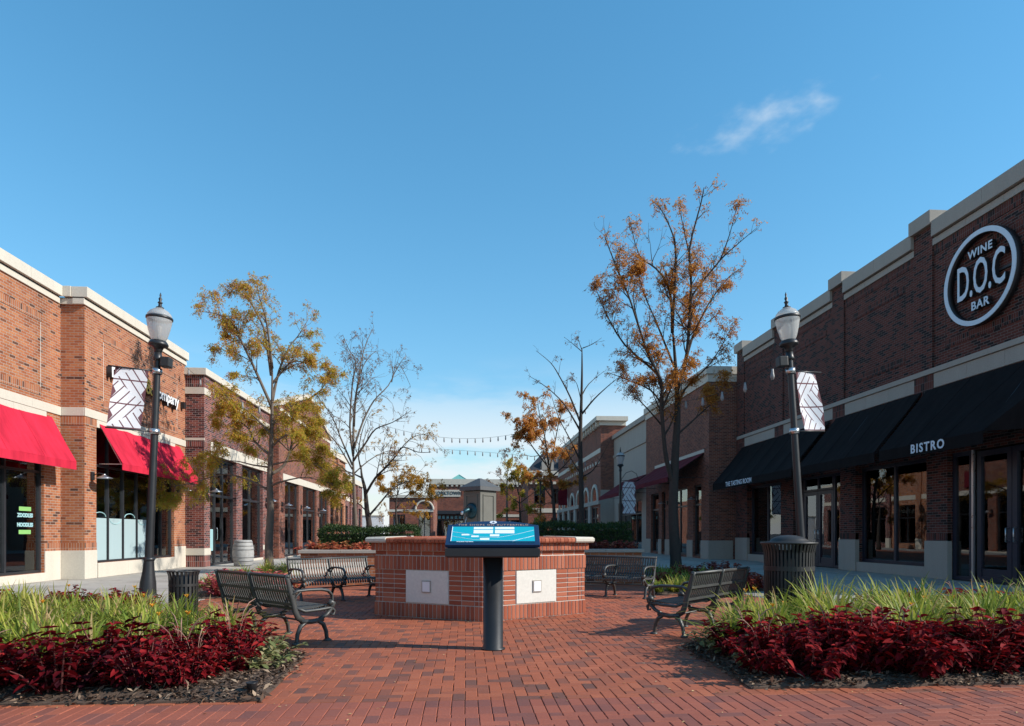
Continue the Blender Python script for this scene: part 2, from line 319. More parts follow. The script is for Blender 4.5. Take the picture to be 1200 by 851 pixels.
# ---------------------------------------------------------------- mesh building
WL = {}
def wl(p): return WL.get(p.name, Vector((0, 0, 0))) if p else Vector((0, 0, 0))
def mesh_from(name, verts, faces, mat, smooth=False, tone=None, uvs=True):
    me = bpy.data.meshes.new(name); me.from_pydata(verts, [], faces)
    if mat is not None: me.materials.append(M(mat) if isinstance(mat, str) else mat)
    if uvs:
        lay = me.uv_layers.new(name='UVMap'); n = len(me.loops)
        co = np.empty(len(me.vertices)*3, 'f'); me.vertices.foreach_get('co', co); co = co.reshape(-1, 3)
        li = np.empty(n, 'i'); me.loops.foreach_get('vertex_index', li)
        nf = len(me.polygons); nn = np.empty(nf*3, 'f'); me.polygons.foreach_get('normal', nn); nn = np.abs(nn.reshape(-1, 3))
        lt = np.empty(nf, 'i'); me.polygons.foreach_get('loop_total', lt)
        ax = np.repeat(np.argmax(nn, axis=1), lt); p = co[li]
        uv = np.where((ax == 0)[:, None], p[:, [1, 2]], np.where((ax == 1)[:, None], p[:, [0, 2]], p[:, [0, 1]]))
        lay.data.foreach_set('uv', uv.astype('f').ravel())
    if tone is not None:
        at = me.attributes.new('tone', 'FLOAT', 'FACE'); at.data.foreach_set('value', np.asarray(tone, 'f'))
    if smooth: me.polygons.foreach_set('use_smooth', [True]*len(me.polygons))
    me.update(); return me
def put(name, me, parent=None, loc=None, rot=None, kind=None):
    o = bpy.data.objects.new(name, me); C.objects.link(o)
    if parent is not None: o.parent = parent
    off = wl(parent)
    o.location = (Vector(loc) if loc is not None else Vector((0, 0, 0))) - off
    if rot is not None: o.rotation_euler = rot
    if kind: o['kind'] = kind
    return o
class MB:
    def __init__(s): s.v = []; s.f = []; s.t = []
    def add(s, v, f, tone=None):
        n = len(s.v); s.v += [tuple(p) for p in v]; s.f += [tuple(i+n for i in q) for q in f]
        if tone is not None: s.t += [tone]*len(f)
        return s
    def box(s, x0, x1, y0, y1, z0, z1, tone=None):
        v = [(x0, y0, z0), (x1, y0, z0), (x1, y1, z0), (x0, y1, z0), (x0, y0, z1), (x1, y0, z1), (x1, y1, z1), (x0, y1, z1)]
        return s.add(v, [(0, 3, 2, 1), (4, 5, 6, 7), (0, 1, 5, 4), (1, 2, 6, 5), (2, 3, 7, 6), (3, 0, 4, 7)], tone)
    def hexa(s, b, t, tone=None):      # bottom ring, top ring (same count)
        n = len(b); f = [tuple(reversed(range(n))), tuple(range(n, 2*n))] + [(i, (i+1) % n, n+(i+1) % n, n+i) for i in range(n)]
        return s.add(list(b)+list(t), f, tone)
    def prism(s, poly, z0, z1): return s.hexa([(x, y, z0) for x, y in poly], [(x, y, z1) for x, y in poly])
    def prismx(s, poly, x0, x1):       # poly of (y,z), extruded along x
        return s.hexa([(x0, y, z) for y, z in poly], [(x1, y, z) for y, z in poly])
    def prismy(s, poly, y0, y1):       # poly of (x,z)
        return s.hexa([(x, y0, z) for x, z in poly][::-1], [(x, y1, z) for x, z in poly][::-1])
    def lathe(s, prof, n=24, c=(0, 0, 0), cap=True):
        v = []; f = []
        for r, z in prof:
            for i in range(n):
                a = 2*math.pi*i/n; v.append((c[0]+r*math.cos(a), c[1]+r*math.sin(a), c[2]+z))
        for k in range(len(prof)-1):
            for i in range(n): j = (i+1) % n; f.append((k*n+i, k*n+j, (k+1)*n+j, (k+1)*n+i))
        if cap: f.append(tuple(reversed(range(n)))); m = (len(prof)-1)*n; f.append(tuple(range(m, m+n)))
        return s.add(v, f)
    def tube(s, pts, rad, n=8, flat=1.0, cap=True):
        pts = [Vector(p) for p in pts]; k = len(pts); v = []; f = []
        if not hasattr(rad, '__len__'): rad = [rad]*k
        t = (pts[1]-pts[0]).normalized(); up = Vector((0, 0, 1)) if abs(t.z) < 0.9 else Vector((1, 0, 0))
        nn = (up - t*up.dot(t)).normalized()
        for i in range(k):
            t = (pts[min(i+1, k-1)]-pts[max(i-1, 0)])
            t = t.normalized() if t.length > 1e-9 else Vector((0, 0, 1))
            nn = nn - t*nn.dot(t); nn = nn.normalized() if nn.length > 1e-6 else t.orthogonal().normalized(); b = t.cross(nn)
            for j in range(n):
                a = 2*math.pi*j/n; v.append(pts[i]+nn*(rad[i]*math.cos(a))+b*(rad[i]*flat*math.sin(a)))
        for i in range(k-1):
            for j in range(n): q = (j+1) % n; f.append((i*n+j, i*n+q, (i+1)*n+q, (i+1)*n+j))
        if cap: f.append(tuple(reversed(range(n)))); m = (k-1)*n; f.append(tuple(range(m, m+n)))
        return s.add(v, f)
    def mesh(s, name, mat, smooth=False): return mesh_from(name, s.v, s.f, mat, smooth, s.t if s.t and len(s.t) == len(s.f) else None)
    def build(s, name, mat, parent=None, smooth=False, loc=None, rot=None, kind=None, bevel=0.0):
        o = put(name, s.mesh(name, mat, smooth), parent, loc, rot, kind)
        if bevel:
            b = o.modifiers.new('bevel', 'BEVEL'); b.width = bevel; b.segments = 2; b.limit_method = 'ANGLE'; b.angle_limit = R(40)
        return o
def tag(o, label, cat, group=None):
    o['label'] = label; o['category'] = cat
    if group: o['group'] = group
    return o
def thing(name, label, cat, loc=(0, 0, 0), world=False, group=None, rz=0.0):
    o = bpy.data.objects.new(name, None); C.objects.link(o); o.empty_display_size = 0.2
    o.location = loc; o.rotation_euler = (0, 0, rz); tag(o, label, cat, group)
    if world: WL[o.name] = Vector(loc)
    return o
def structure(o): o['kind'] = 'structure'; return o
_tc = {}
def text_mesh(body, size, ext, mat, weight=0.0, spacing=1.0, align='CENTER', shear=0.0):
    cu = bpy.data.curves.new('txt', 'FONT'); cu.body = body; cu.size = size; cu.extrude = ext; cu.offset = weight
    cu.align_x = align; cu.align_y = 'CENTER'; cu.space_character = spacing; cu.resolution_u = 3; cu.shear = shear
    o = bpy.data.objects.new('txt', cu); C.objects.link(o)
    dg = bpy.context.evaluated_depsgraph_get(); dg.update()
    me = bpy.data.meshes.new_from_object(o.evaluated_get(dg)); bpy.data.objects.remove(o)
    me.materials.clear(); me.materials.append(M(mat)); return me
def wall_grid(mb, axis, p0, p1, a0, a1, z0, z1, holes):
    """a wall slab between p0..p1 on the axis, a0..a1 along the other, with rectangular holes (a,b,z,z)"""
    As = sorted(set([a0, a1]+[min(max(x, a0), a1) for h in holes for x in h[:2]])); Zs = sorted(set([z0, z1]+[min(max(x, z0), z1) for h in holes for x in h[2:]]))
    for i in range(len(As)-1):
        run = None
        for j in range(len(Zs)-1):
            ca, cz = (As[i]+As[i+1])/2, (Zs[j]+Zs[j+1])/2
            solid = not any(h[0] < ca < h[1] and h[2] < cz < h[3] for h in holes)
            if solid: run = (run[0], Zs[j+1]) if run else (Zs[j], Zs[j+1])
            if (not solid or j == len(Zs)-2) and run:
                if axis == 'x': mb.box(p0, p1, As[i], As[i+1], run[0], run[1])
                else: mb.box(As[i], As[i+1], p0, p1, run[0], run[1])
                run = None
    return mb
def run_stones(parent, name, mat, x0, x1, y0, y1, z0, z1, step, bevel=0.006, gap=0.005, along='y'):
    """a course of separate stones"""
    a, b = (y0, y1) if along == 'y' else (x0, x1)
    n = max(1, round((b-a)/step)); L = (b-a)/n
    for i in range(n):
        u, v = a+i*L+gap/2, a+(i+1)*L-gap/2
        if along == 'y': MB().box(x0, x1, u, v, z0, z1).build(name, mat, parent, bevel=bevel)
        else: MB().box(u, v, y0, y1, z0, z1).build(name, mat, parent, bevel=bevel)
def window_x(parent, xg, ya, yb, za, zb, ny, transoms=(), fr='frame_dark', glass='glass', w=0.06, d=0.10, ys=None, name='window'):
    """a framed window in a plane of constant x: frame > panes"""
    ys = ys or [ya+(yb-ya)*i/ny for i in range(ny+1)]
    m = MB(); m.box(xg-d/2, xg+d/2, ya, yb, za, za+w); m.box(xg-d/2, xg+d/2, ya, yb, zb-w, zb)
    for i, y in enumerate(ys):
        a = y if i == 0 else (y-w if i == len(ys)-1 else y-w/2)
        m.box(xg-d/2+0.001, xg+d/2-0.001, a, a+w, za+w, zb-w)
    for z in transoms: m.box(xg-d/2+0.003, xg+d/2-0.003, ya+w, yb-w, z-w/2, z+w/2)
    o = m.build(name, fr, parent)
    zs = [za]+list(transoms)+[zb]
    for i in range(len(ys)-1):
        for j in range(len(zs)-1):
            MB().box(xg-0.006, xg+0.006, ys[i]+w*0.45, ys[i+1]-w*0.45, zs[j]+w*0.45, zs[j+1]-w*0.45).build('pane', glass, o)
    return o
# leaves: many small folded blades in one mesh
def leaf_mesh(name, P, D, U, L, Wd, mat, tone, fold=0.25, ovate=True, droop=0.0):
    P = np.asarray(P, float); D = np.asarray(D, float); U = np.asarray(U, float); n = len(P)
    D = D/np.maximum(np.linalg.norm(D, axis=1, keepdims=True), 1e-9)
    Sd = np.cross(D, U); Sd = Sd/np.maximum(np.linalg.norm(Sd, axis=1, keepdims=True), 1e-9); Nn = np.cross(Sd, D)
    L = np.broadcast_to(np.asarray(L, float), (n,))[:, None]; Wd = np.broadcast_to(np.asarray(Wd, float), (n,))[:, None]
    if ovate:
        pts = [(0, 0, 0), (0.30, 0.5, fold), (0.66, 0.38, fold*0.8), (1.0, 0, 0), (0.66, -0.38, fold*0.8), (0.30, -0.5, fold)]
        faces = [(0, 1, 2, 3), (0, 3, 4, 5)]
    else:
        pts = [(0, 0, 0), (0.5, 0.5, fold), (1.0, 0, 0), (0.5, -0.5, fold)]; faces = [(0, 1, 2, 3)]
    k = len(pts); V = np.empty((n, k, 3))
    for i, (a, b, c) in enumerate(pts):
        V[:, i] = P + D*(a*L) + Sd*(b*Wd) + Nn*(c*Wd) - np.array([0, 0, 1.0])*(droop*a*a*L)
    nf = len(faces); fl = np.array(faces); w = fl.shape[1]
    Fc = (fl[None]+np.arange(n)[:, None, None]*k).reshape(-1, w)
    me = bpy.data.meshes.new(name); me.vertices.add(n*k); me.vertices.foreach_set('co', V.astype('f').ravel())
    me.loops.add(Fc.size); me.loops.foreach_set('vertex_index', Fc.astype('i').ravel())
    me.polygons.add(len(Fc)); me.polygons.foreach_set('loop_start', np.arange(0, Fc.size, w, dtype='i')); me.polygons.foreach_set('loop_total', np.full(len(Fc), w, 'i'))
    me.materials.append(M(mat)); at = me.attributes.new('tone', 'FLOAT', 'FACE')
    me.update(calc_edges=True); at = me.attributes['tone']; at.data.foreach_set('value', np.repeat(np.asarray(tone, 'f'), nf))
    me.validate(); return me
# ================================================================ THE SETTING
structure(MB().box(-400, 400, -60, 900, -0.5, -0.08).build('ground', 'asphalt'))
def inside(x, y, poly):
    r = False; n = len(poly)
    for i in range(n):
        x1, y1 = poly[i]; x2, y2 = poly[(i+1) % n]
        if (y1 > y) != (y2 > y) and x < (x2-x1)*(y-y1)/(y2-y1)+x1: r = not r
    return r
def shrink(poly, d):
    cx = sum(p[0] for p in poly)/len(poly); cy = sum(p[1] for p in poly)/len(poly)
    out = []
    for x, y in poly:
        v = Vector((x-cx, y-cy)); out.append((cx+v.x*(1-d/v.length), cy+v.y*(1-d/v.length)))
    return out
BED_FL = [(-1.45, 4.86), (-1.55, 6.6), (-3.7, 8.9), (-5.1, 10.6), (-7.2, 10.9), (-7.2, 4.86)]
BED_FR = [(2.2, 4.98), (2.3, 6.9), (3.2, 7.55), (4.5, 7.85), (6.0, 8.9), (8.6, 9.0), (8.6, 4.98)]
BED_RL = [(-4.9, 12.5), (-3.2, 12.75), (-3.55, 15.2), (-3.9, 21.5), (-6.4, 21.5), (-5.9, 15.0)]
BED_RR = [(3.7, 12.7), (5.6, 13.3), (6.5, 13.4), (7.9, 21.5), (4.6, 21.5), (4.4, 15.2)]
BEDS = [BED_FL, BED_FR, BED_RL, BED_RR]
FC = Vector((0.24, 10.82, 0)); FS = 1.80              # fountain centre and side
FHEX = [(FC.x+FS*math.cos(R(-90+60*i)), FC.y+FS*math.sin(R(-90+60*i))) for i in range(6)]
PX0, PX1, PYN = -4.72, 5.5, 14.3
plaza = structure(MB().box(PX0, PX1, -3, PYN, -0.075, -0.014).build('plaza_pavement', 'sealant'))
structure(MB().box(PX0, PX1, PYN+0.01, 60, -0.075, -0.003).build('promenade', 'paver_flat'))
WM, GAP = 0.0925, 0.0036
pav = []                                              # (cx, cy, w, l)
YB0, YB1 = 4.43, 4.80                                # two courses of soldiers
def add_field(y0, y1, org):
    i0, i1 = int(math.floor((PX0-0.3)/WM)), int(math.ceil((PX1+0.3)/WM)); j0, j1 = int((y0-0.3)/WM)-1, int((y1+0.3)/WM)+1
    for j in range(j0, j1):
        for i in range(i0, i1):
            t = (i-j) % 4
            if t == 0: w, l, cx, cy = 2*WM, WM, (i+1)*WM, (j+0.5)*WM
            elif t == 3: w, l, cx, cy = WM, 2*WM, (i+0.5)*WM, (j+1)*WM
            else: continue
            xa, xb = max(cx-w/2, PX0), min(cx+w/2, PX1); ya, yb = max(cy-l/2, y0), min(cy+l/2, y1)
            if xb-xa < 0.03 or yb-ya < 0.03: continue
            pav.append(((xa+xb)/2, (ya+yb)/2, xb-xa, yb-ya))
add_field(2.6, YB0, 0); add_field(YB1, PYN, 0)
x = PX0
while x < PX1-0.05:
    for k in range(2): pav.append((x+WM/2, YB0+(k+0.5)*(YB1-YB0)/2, WM, (YB1-YB0)/2))
    x += WM
BEDSI = [shrink(b, 0.10) for b in BEDS]; FHEXI = shrink(FHEX, 0.12)
pav = [p for p in pav if not any(inside(p[0], p[1], b) for b in BEDSI) and not inside(p[0], p[1], FHEXI)]
def vis_rank(p):
    d = p[1]*CA+p[0]*SA; u = (p[0]*CA-p[1]*SA)/max(d, .1); v = 625+936/max(d, .1)
    if abs(u) > 0.78 or v > 855: return 1e6+d
    return d - (0.4 if p[2]*p[3] > 0.012 else 0)
pav.sort(key=vis_rank)
def paver_geo(mb, cx, cy, w, l, z, tone=None):
    a, b = w/2-GAP/2, l/2-GAP/2; e = 0.004
    v = [(cx-a, cy-b, -0.03), (cx+a, cy-b, -0.03), (cx+a, cy+b, -0.03), (cx-a, cy+b, -0.03)]
    v += [(cx-a, cy-b, z-e), (cx+a, cy-b, z-e), (cx+a, cy+b, z-e), (cx-a, cy+b, z-e)]
    a -= e; b -= e
    v += [(cx-a, cy-b, z), (cx+a, cy-b, z), (cx+a, cy+b, z), (cx-a, cy+b, z)]
    f = [(0, 1, 5, 4), (1, 2, 6, 5), (2, 3, 7, 6), (3, 0, 4, 7), (4, 5, 9, 8), (5, 6, 10, 9), (6, 7, 11, 10), (7, 4, 8, 11), (8, 9, 10, 11)]
    mb.add(v, f, tone)
pcache = {}; done = 0; rest = []
for p in pav:
    key = (round(p[2], 3), round(p[3], 3))
    if done < 300 and (key in ((0.185, 0.092), (0.092, 0.185)) or (p[3] > 0.18 and p[2] < 0.1)):
        if key not in pcache:
            m = MB(); paver_geo(m, 0, 0, p[2], p[3], 0.0); pcache[key] = m.mesh('paver', 'paver_single')
        o = put('paver', pcache[key], plaza, (p[0], p[1], random.uniform(-0.0018, 0.0012)), (random.uniform(-.006, .006), random.uniform(-.006, .006), random.uniform(-.006, .006))); done += 1
    else: rest.append(p)
m = MB()
for p in rest: paver_geo(m, p[0]+random.uniform(-.0012, .0012), p[1], p[2], p[3], random.uniform(-0.002, 0.0012), random.random())
m.build('paver_field', 'paver_joined', plaza, kind='stuff')
# concrete walks of separate slabs
def walk(name, x0, x1, y0, y1, nx, sy):
    base = structure(MB().box(x0, x1, y0, y1, -0.079, -0.03).build(name, 'concrete_dark'))
    n = round((y1-y0)/sy); w = (x1-x0)/nx; l = (y1-y0)/n; g = 0.009
    me = MB().box(-w/2+g, w/2-g, -l/2+g, l/2-g, -0.05, 0.0).mesh('slab', 'concrete')
    for i in range(nx):
        for j in range(n):
            o = put('slab', me, base, (x0+(i+.5)*w, y0+(j+.5)*l, random.uniform(-.003, .001)))
    return base
walk('sidewalk_left', -10.62, PX0-0.01, 4.0, 31.0, 4, 1.5)
walk('sidewalk_right', PX1+0.01, 12.75, 4.0, 31.0, 5, 1.5)
structure(MB().box(-10.62, PX0-0.01, 31.01, 95, -0.07, -0.004).build('sidewalk_left', 'concrete'))
structure(MB().box(PX1+0.01, 12.75, 31.01, 95, -0.07, -0.004).build('sidewalk_right', 'concrete'))
structure(MB().box(PX0, PX1, 60.01, 95, -0.07, -0.004).build('promenade', 'concrete'))
# planting beds: soil mound + bark chips
def bed(name, poly, nchip):
    dense = []
    for i in range(len(poly)):
        a, b = Vector(poly[i]), Vector(poly[(i+1) % len(poly)]); k = max(2, int((b-a).length/.12))
        for q in range(k): p = a.lerp(b, q/k); dense.append((p.x+random.gauss(0, .012), p.y+random.gauss(0, .012)))
    poly = dense; n = len(poly); inner = shrink(poly, 0.22)
    v = [(x, y, -0.06) for x, y in poly]+[(x, y, 0.015) for x, y in poly]+[(x, y, 0.06) for x, y in inner]
    f = [(i, (i+1) % n, n+(i+1) % n, n+i) for i in range(n)]+[(n+i, n+(i+1) % n, 2*n+(i+1) % n, 2*n+i) for i in range(n)]+[tuple(range(2*n, 3*n))]
    b = structure(put(name, mesh_from(name, v, f, 'soil')))
    xs = [p[0] for p in poly]; ys = [p[1] for p in poly]; P = []
    big = shrink(poly, -0.10); mid_ = shrink(poly, .11)
    while len(P) < nchip:
        x, y = random.uniform(min(xs), max(xs)), random.uniform(min(ys), max(ys))
        if not inside(x, y, big): continue
        if x*x+y*y > 110 and random.random() < .5: continue
        if not inside(x, y, poly) and random.random() < .8: continue
        z = 0.066 if inside(x, y, inner) else (0.052 if inside(x, y, mid_) else (.032 if inside(x, y, poly) else .010))
        P.append((x, y, z+random.uniform(-.012, .012)))
    D = rng.normal(size=(nchip, 3)); D[:, 2] *= 0.25; U = np.tile([0, 0, 1.0], (nchip, 1))+rng.normal(size=(nchip, 3))*.35
    me = leaf_mesh('mulch_chips', P, D, U, rng.uniform(.03, .085, nchip), rng.uniform(.01, .03, nchip), 'mulch', rng.random(nchip)**1.6, 0.3, False)
    put('mulch_chips', me, b, kind='stuff'); return b
bed('planting_bed', BED_FL, 36000); bed('planting_bed', BED_FR, 36000); bed('planting_bed', BED_RL, 2500); bed('planting_bed', BED_RR, 2500)
# ================================================================ LEFT SHOP 1: orange brick, red awnings
def box_interior(parent, x0, x1, y0, y1, z1, cols=(), colmat='interior_cream'):
    m = MB(); m.box(x0-.1, x0, y0, y1, 0, z1); m.box(x0, x1, y0, y1, -.05, 0.02); m.box(x0, x1, y0-.1, y0, 0, z1); m.box(x0, x1, y1, y1+.1, 0, z1); m.box(x0, x1, y0, y1, z1, z1+.1)
    m.build('interior_room', 'interior', parent)
    for x, y in cols: MB().lathe([(.16, .02), (.16, .9), (.12, .95), (.12, z1)], 14, (x, y, 0)).build('interior_column', colmat, parent, True)
L1 = thing('brick_shop', 'orange brick shop with two bright red awnings and pale stone base', 'shop', (-10.5, 16, 0), True)
xa, xb = -10.5, -9.9
m = MB(); wall_grid(m, 'x', xa-.3, xa, 4, 18.1, 0.0, 7.15, [(6.5, 17.42, 0.22, 4.1)])
wall_grid(m, 'x', xb-.3, xb, 18.1, 24.36, 0.0, 7.15, [(18.66, 23.46, 0.40, 4.1)])
m.box(xa, xb-.3, 18.1, 18.4, 0, 7.15); m.box(-16, xb-.3, 24.06, 24.36, 0, 7.15); m.box(-16, -15.7, 4, 24.06, 0, 7.15)
m.box(xa-.001, xb-.301, 18.4, 18.66, 0, 4.1)
m.build('wall', 'brick_orange', L1)
MB().box(-15.7, -10.81, 4, 24.06, 6.6, 6.7).box(-10.80, -10.21, 18.41, 24.05, 6.6, 6.7).build('roof_deck', 'asphalt', L1)
# control joints and raised soldier frames in the upper wall
for (x, ya, yb) in ((xa, 12.6, 17.3), (xb, 19.0, 23.7)):
    MB().box(x, x+.012, ya, yb, 6.45, 6.65).build('soldier_course', 'brick_orange_soldier', L1)
    MB().box(x, x+.012, ya, yb, 4.62, 4.82).build('soldier_course', 'brick_orange_soldier', L1)
    for y in (ya, yb-.02): MB().box(x, x+.003, y, y+.016, 4.83, 6.44).build('control_joint', 'mortar', L1)
# stone band over the openings, soldiers on the pier
run_stones(L1, 'band_stone', 'limestone', xa, xa+.03, 4, 18.1, 4.26, 4.48, 1.2)
run_stones(L1, 'band_stone', 'limestone', xa+.031, xb-.001, 18.07, 18.10, 4.26, 4.48, 0.6, along='x')
run_stones(L1, 'band_stone', 'limestone', xb, xb+.03, 18.07, 24.36, 4.26, 4.48, 1.2)
run_stones(L1, 'lintel_stone', 'limestone', xa, xa+.02, 6.5, 17.5, 4.05, 4.255, 1.2)
run_stones(L1, 'lintel_stone', 'limestone', xb, xb+.02, 18.66, 23.5, 4.05, 4.255, 1.2)
MB().box(xa, xb, 18.085, 18.1, 4.03, 4.255).box(xb, xb+.012, 18.1, 18.655, 4.03, 4.25).build('soldier_course', 'brick_orange_soldier', L1)
# base: stone plinth, soldier course above
MB().box(xa, xb, 18.085, 18.1, 0.75, 0.95).box(xb, xb+.012, 18.085, 18.655, 0.751, 0.951).box(xa, xa+.012, 17.43, 18.08, 0.75, 0.95).build('soldier_course', 'brick_orange_soldier', L1)
MB().box(xb, xb+.012, 23.47, 24.35, 0.75, 0.95).build('soldier_course', 'brick_orange_soldier', L1)
MB().box(xa+.032, xb, 18.06, 18.1, 0, 0.75).build('plinth_stone', 'limestone', L1, bevel=.008)
MB().box(xb+.001, xb+.03, 18.06, 18.655, 0, 0.752).build('plinth_stone', 'limestone', L1, bevel=.008)
MB().box(xa, xa+.03, 17.43, 18.097, 0, 0.751).build('plinth_stone', 'limestone', L1, bevel=.008)
MB().box(xb, xb+.03, 23.47, 24.35, 0, 0.75).build('plinth_stone', 'limestone', L1, bevel=.008)
run_stones(L1, 'sill_stone', 'limestone', xa-.1, xa+.05, 6.5, 17.42, 0, 0.215, 1.8, .01)
run_stones(L1, 'sill_stone', 'limestone', xb-.1, xb+.05, 18.665, 23.46, 0, 0.395, 1.6, .01)
# cornice
def cornice_x(parent, face, y0, y1, z0, zm, z1, d0, d1, mat='limestone', sgn=1, step=1.25):
    a, b = sorted((face-sgn*.25, face+sgn*d0)); run_stones(parent, 'cornice_stone', mat, a, b, y0, y1, z0, zm-.03, step)
    a, b = sorted((face-sgn*.24, face+sgn*(d0-.02))); MB().box(a, b, y0, y1, zm-.03, zm).build('cornice_joint', 'sealant', parent)
    a, b = sorted((face-sgn*.28, face+sgn*d1)); run_stones(parent, 'coping_stone', mat, a, b, y0, y1, zm, z1, step)
cornice_x(L1, xa, 4, 18.02, 7.15, 7.33, 7.60, .04, .12)
cornice_x(L1, xb, 18.0, 24.40, 7.15, 7.33, 7.60, .04, .12)
MB().box(xa+.125, xb-.285, 17.98, 18.12, 7.332, 7.603).build('coping_stone', 'limestone', L1, bevel=.006)
MB().box(xa-.24, xb-.26, 18.05, 18.35, 7.152, 7.302).build('cornice_stone', 'limestone', L1, bevel=.006)
MB().box(xa-.22, xb-.27, 18.08, 18.33, 7.303, 7.331).build('cornice_joint', 'sealant', L1)
# windows
ys = [6.5+(16.12-6.5)*i/7 for i in range(8)]+[17.42]
w1 = window_x(L1, xa-.12, 6.5, 17.42, 0.22, 4.1, 0, (2.72,), ys=ys, glass='glass')
ys = [18.665, 19.45, 20.28, 21.1, 21.9, 22.72, 23.46]
w2 = window_x(L1, xb-.14, 18.665, 23.46, 0.40, 4.1, 0, (3.05,), ys=ys)
for i in range(4):
    MB().box(xb-.128, xb-.122, ys[i]+.05, ys[i+1]-.05, .46, 1.62).build('frosted_film', 'glass_frost', w2)
    cy = (ys[i]+ys[i+1])/2; pts = [(xb-.118, cy+.3*math.cos(R(a)), (1.66+.12*math.sin(R(a))) if i % 2 == 0 else (1.6-.14*math.sin(R(a)))) for a in range(0, 181, 20)]
    MB().tube(pts, .012, 5).build('film_motif', 'poster_teal', w2)
box_interior(L1, -14.5, -10.65, 6.0, 18.05, 4.4, [(-11.0, 16.85), (-11.2, 13.9)])
box_interior(L1, -14.5, -10.25, 18.42, 24.0, 4.4, [(-12.2, 21.4)])
# poster in the left-hand window
px_ = xa-.113
MB().box(px_, px_+.004, 16.66, 17.10, 1.74, 1.84).build('poster_bar', 'poster_green', L1); MB().box(px_, px_+.004, 16.65, 17.09, 1.18, 1.28).build('poster_bar', 'poster_green', L1)
for body, z in (('ZOODLES', 1.63), ('NOODLES', 1.40)):
    put('poster_text', text_mesh(body, .125, .003, 'poster_teal', .007), L1, (px_+.004, 16.88, z), (R(90), 0, R(90)))
# awnings
def awning(parent, xw, sgn, y0, y1, zt, zb, proj, val, mat, hip0=0.0, hip1=0.0, name='awning', open_ends=True):
    xf = xw+sgn*proj; m = MB(); th = .012
    a0, a1 = y0, y1
    nrm = Vector((sgn*(zt-zb), 0, proj)).normalized(); npan = max(2, round((a1-a0)/1.25)); ny = npan*6; nx = 5
    def surf(i, j):
        t = j/nx; ya = a0-hip0*(1-t); yb = a1+hip1*(1-t); u = i/ny; fr_ = (u*npan) % 1.0
        p = Vector((xw+(xf-xw)*t, ya+(yb-ya)*u, zt+(zb-zt)*t)); return p-nrm*(.028*math.sin(math.pi*fr_)*math.sin(math.pi*t)+.006*math.sin(u*37+t*5))
    top = [[surf(i, j) for j in range(nx+1)] for i in range(ny+1)]; v = [p for r in top for p in r]+[p-nrm*th for r in top for p in r]; K = (ny+1)*(nx+1); f = []
    for i in range(ny):
        for j in range(nx):
            q = (i*(nx+1)+j, (i+1)*(nx+1)+j, (i+1)*(nx+1)+j+1, i*(nx+1)+j+1)
            if sgn > 0: q = q[::-1]
            f.append(q); f.append(tuple(K+k for k in q[::-1]))
    for i in range(ny):
        for j in (0, nx): f.append((i*(nx+1)+j, (i+1)*(nx+1)+j, K+(i+1)*(nx+1)+j, K+i*(nx+1)+j))
    for j in range(nx):
        for i in (0, ny): f.append((i*(nx+1)+j, i*(nx+1)+j+1, K+i*(nx+1)+j+1, K+i*(nx+1)+j))
    m.add(v, f)
    o = m.build(name, mat, parent)
    m = MB(); m.box(min(xf, xf-sgn*th), max(xf, xf-sgn*th), a0, a1, zb-val, zb-.001); m.build('valance', mat, o)
    for k in range(1, npan):
        pts = [surf(k*6, j)+nrm*.002 for j in range(nx+1)]; MB().tube(pts, .006, 4, .4).build('seam', mat, o)
    f = MB()
    for y in (a0+.03, (a0+a1)/2, a1-.03):
        f.tube([(xw, y, zb-.02), (xf-sgn*.03, y, zb-.02)], .014, 6); f.tube([(xw+sgn*.01, y, zt-.05), (xf-sgn*.04, y, zb-.03)], .014, 6)
    f.tube([(xf-sgn*.03, a0, zb-.02), (xf-sgn*.03, a1, zb-.02)], .014, 6)
    f.build('awning_frame', 'steel' if mat == 'awning_red' else 'metal_black', o)
    if hip0:
        m = MB(); q = [(xw, a0-hip0, zt), (xf, a0, zb), (xw, a0-hip0, zb-.02)]
        q2 = [(xw, a0-hip0-.012, zt-.012), (xf, a0-.012, zb-.012), (xw, a0-hip0-.012, zb-.032)]
        m.hexa(q, q2); m.build('awning_end', mat, o)
    return o
awning(L1, xa, 1, 6.2, 17.74, 4.16, 3.02, .60, .20, 'awning_red')
awning(L1, xb, 1, 18.78, 23.9, 4.20, 3.10, .62, .18, 'awning_red')
# shop lettering
def letters(parent, body, y, z, size, x, ext=.07, front='white_paint'):
    o = put('sign_lettering', text_mesh(body, size, ext, 'letter_side', .012, .95, 'LEFT'), parent, (x, y, z), (R(90), 0, R(90)))
    put('letter_face', text_mesh(body, size, .004, front, .008, .95, 'LEFT'), o, None)
    f = o.children[0]; f.parent = o; f.location = (0, 0, ext+.006); return o
letters(L1, 'noodles', 19.12, 5.72, .62, xb+.08)
letters(L1, '&', 21.12, 5.70, .66, xb+.08, front='yellow_paint')
letters(L1, 'company', 21.72, 5.66, .50, xb+.08)
def wall_lamp(parent, x, y, z, sgn):
    o = MB().box(min(x, x+sgn*.06), max(x, x+sgn*.06), y-.06, y+.06, z-.11, z+.11).build('wall_lamp', 'metal_black', parent, bevel=.01)
    MB().tube([(x+sgn*.05, y, z+.02), (x+sgn*.2, y, z+.08), (x+sgn*.33, y, z+.04)], .013, 6).build('lamp_arm', 'metal_black', o, True)
    MB().lathe([(.03, 0), (.035, -.02), (.10, -.06), (.20, -.10), (.205, -.115), (.19, -.11), (.03, -.03)], 16, (x+sgn*.33, y, z+.05), False).build('lamp_shade', 'steel', o, True)
for y, z in ((18.42, 2.72), (23.75, 2.72)): wall_lamp(L1, xb, y, z, 1)
MB().box(xb, xb+.14, 23.95, 24.09, 5.55, 5.78).build('camera_box', 'metal_black', L1, bevel=.01)
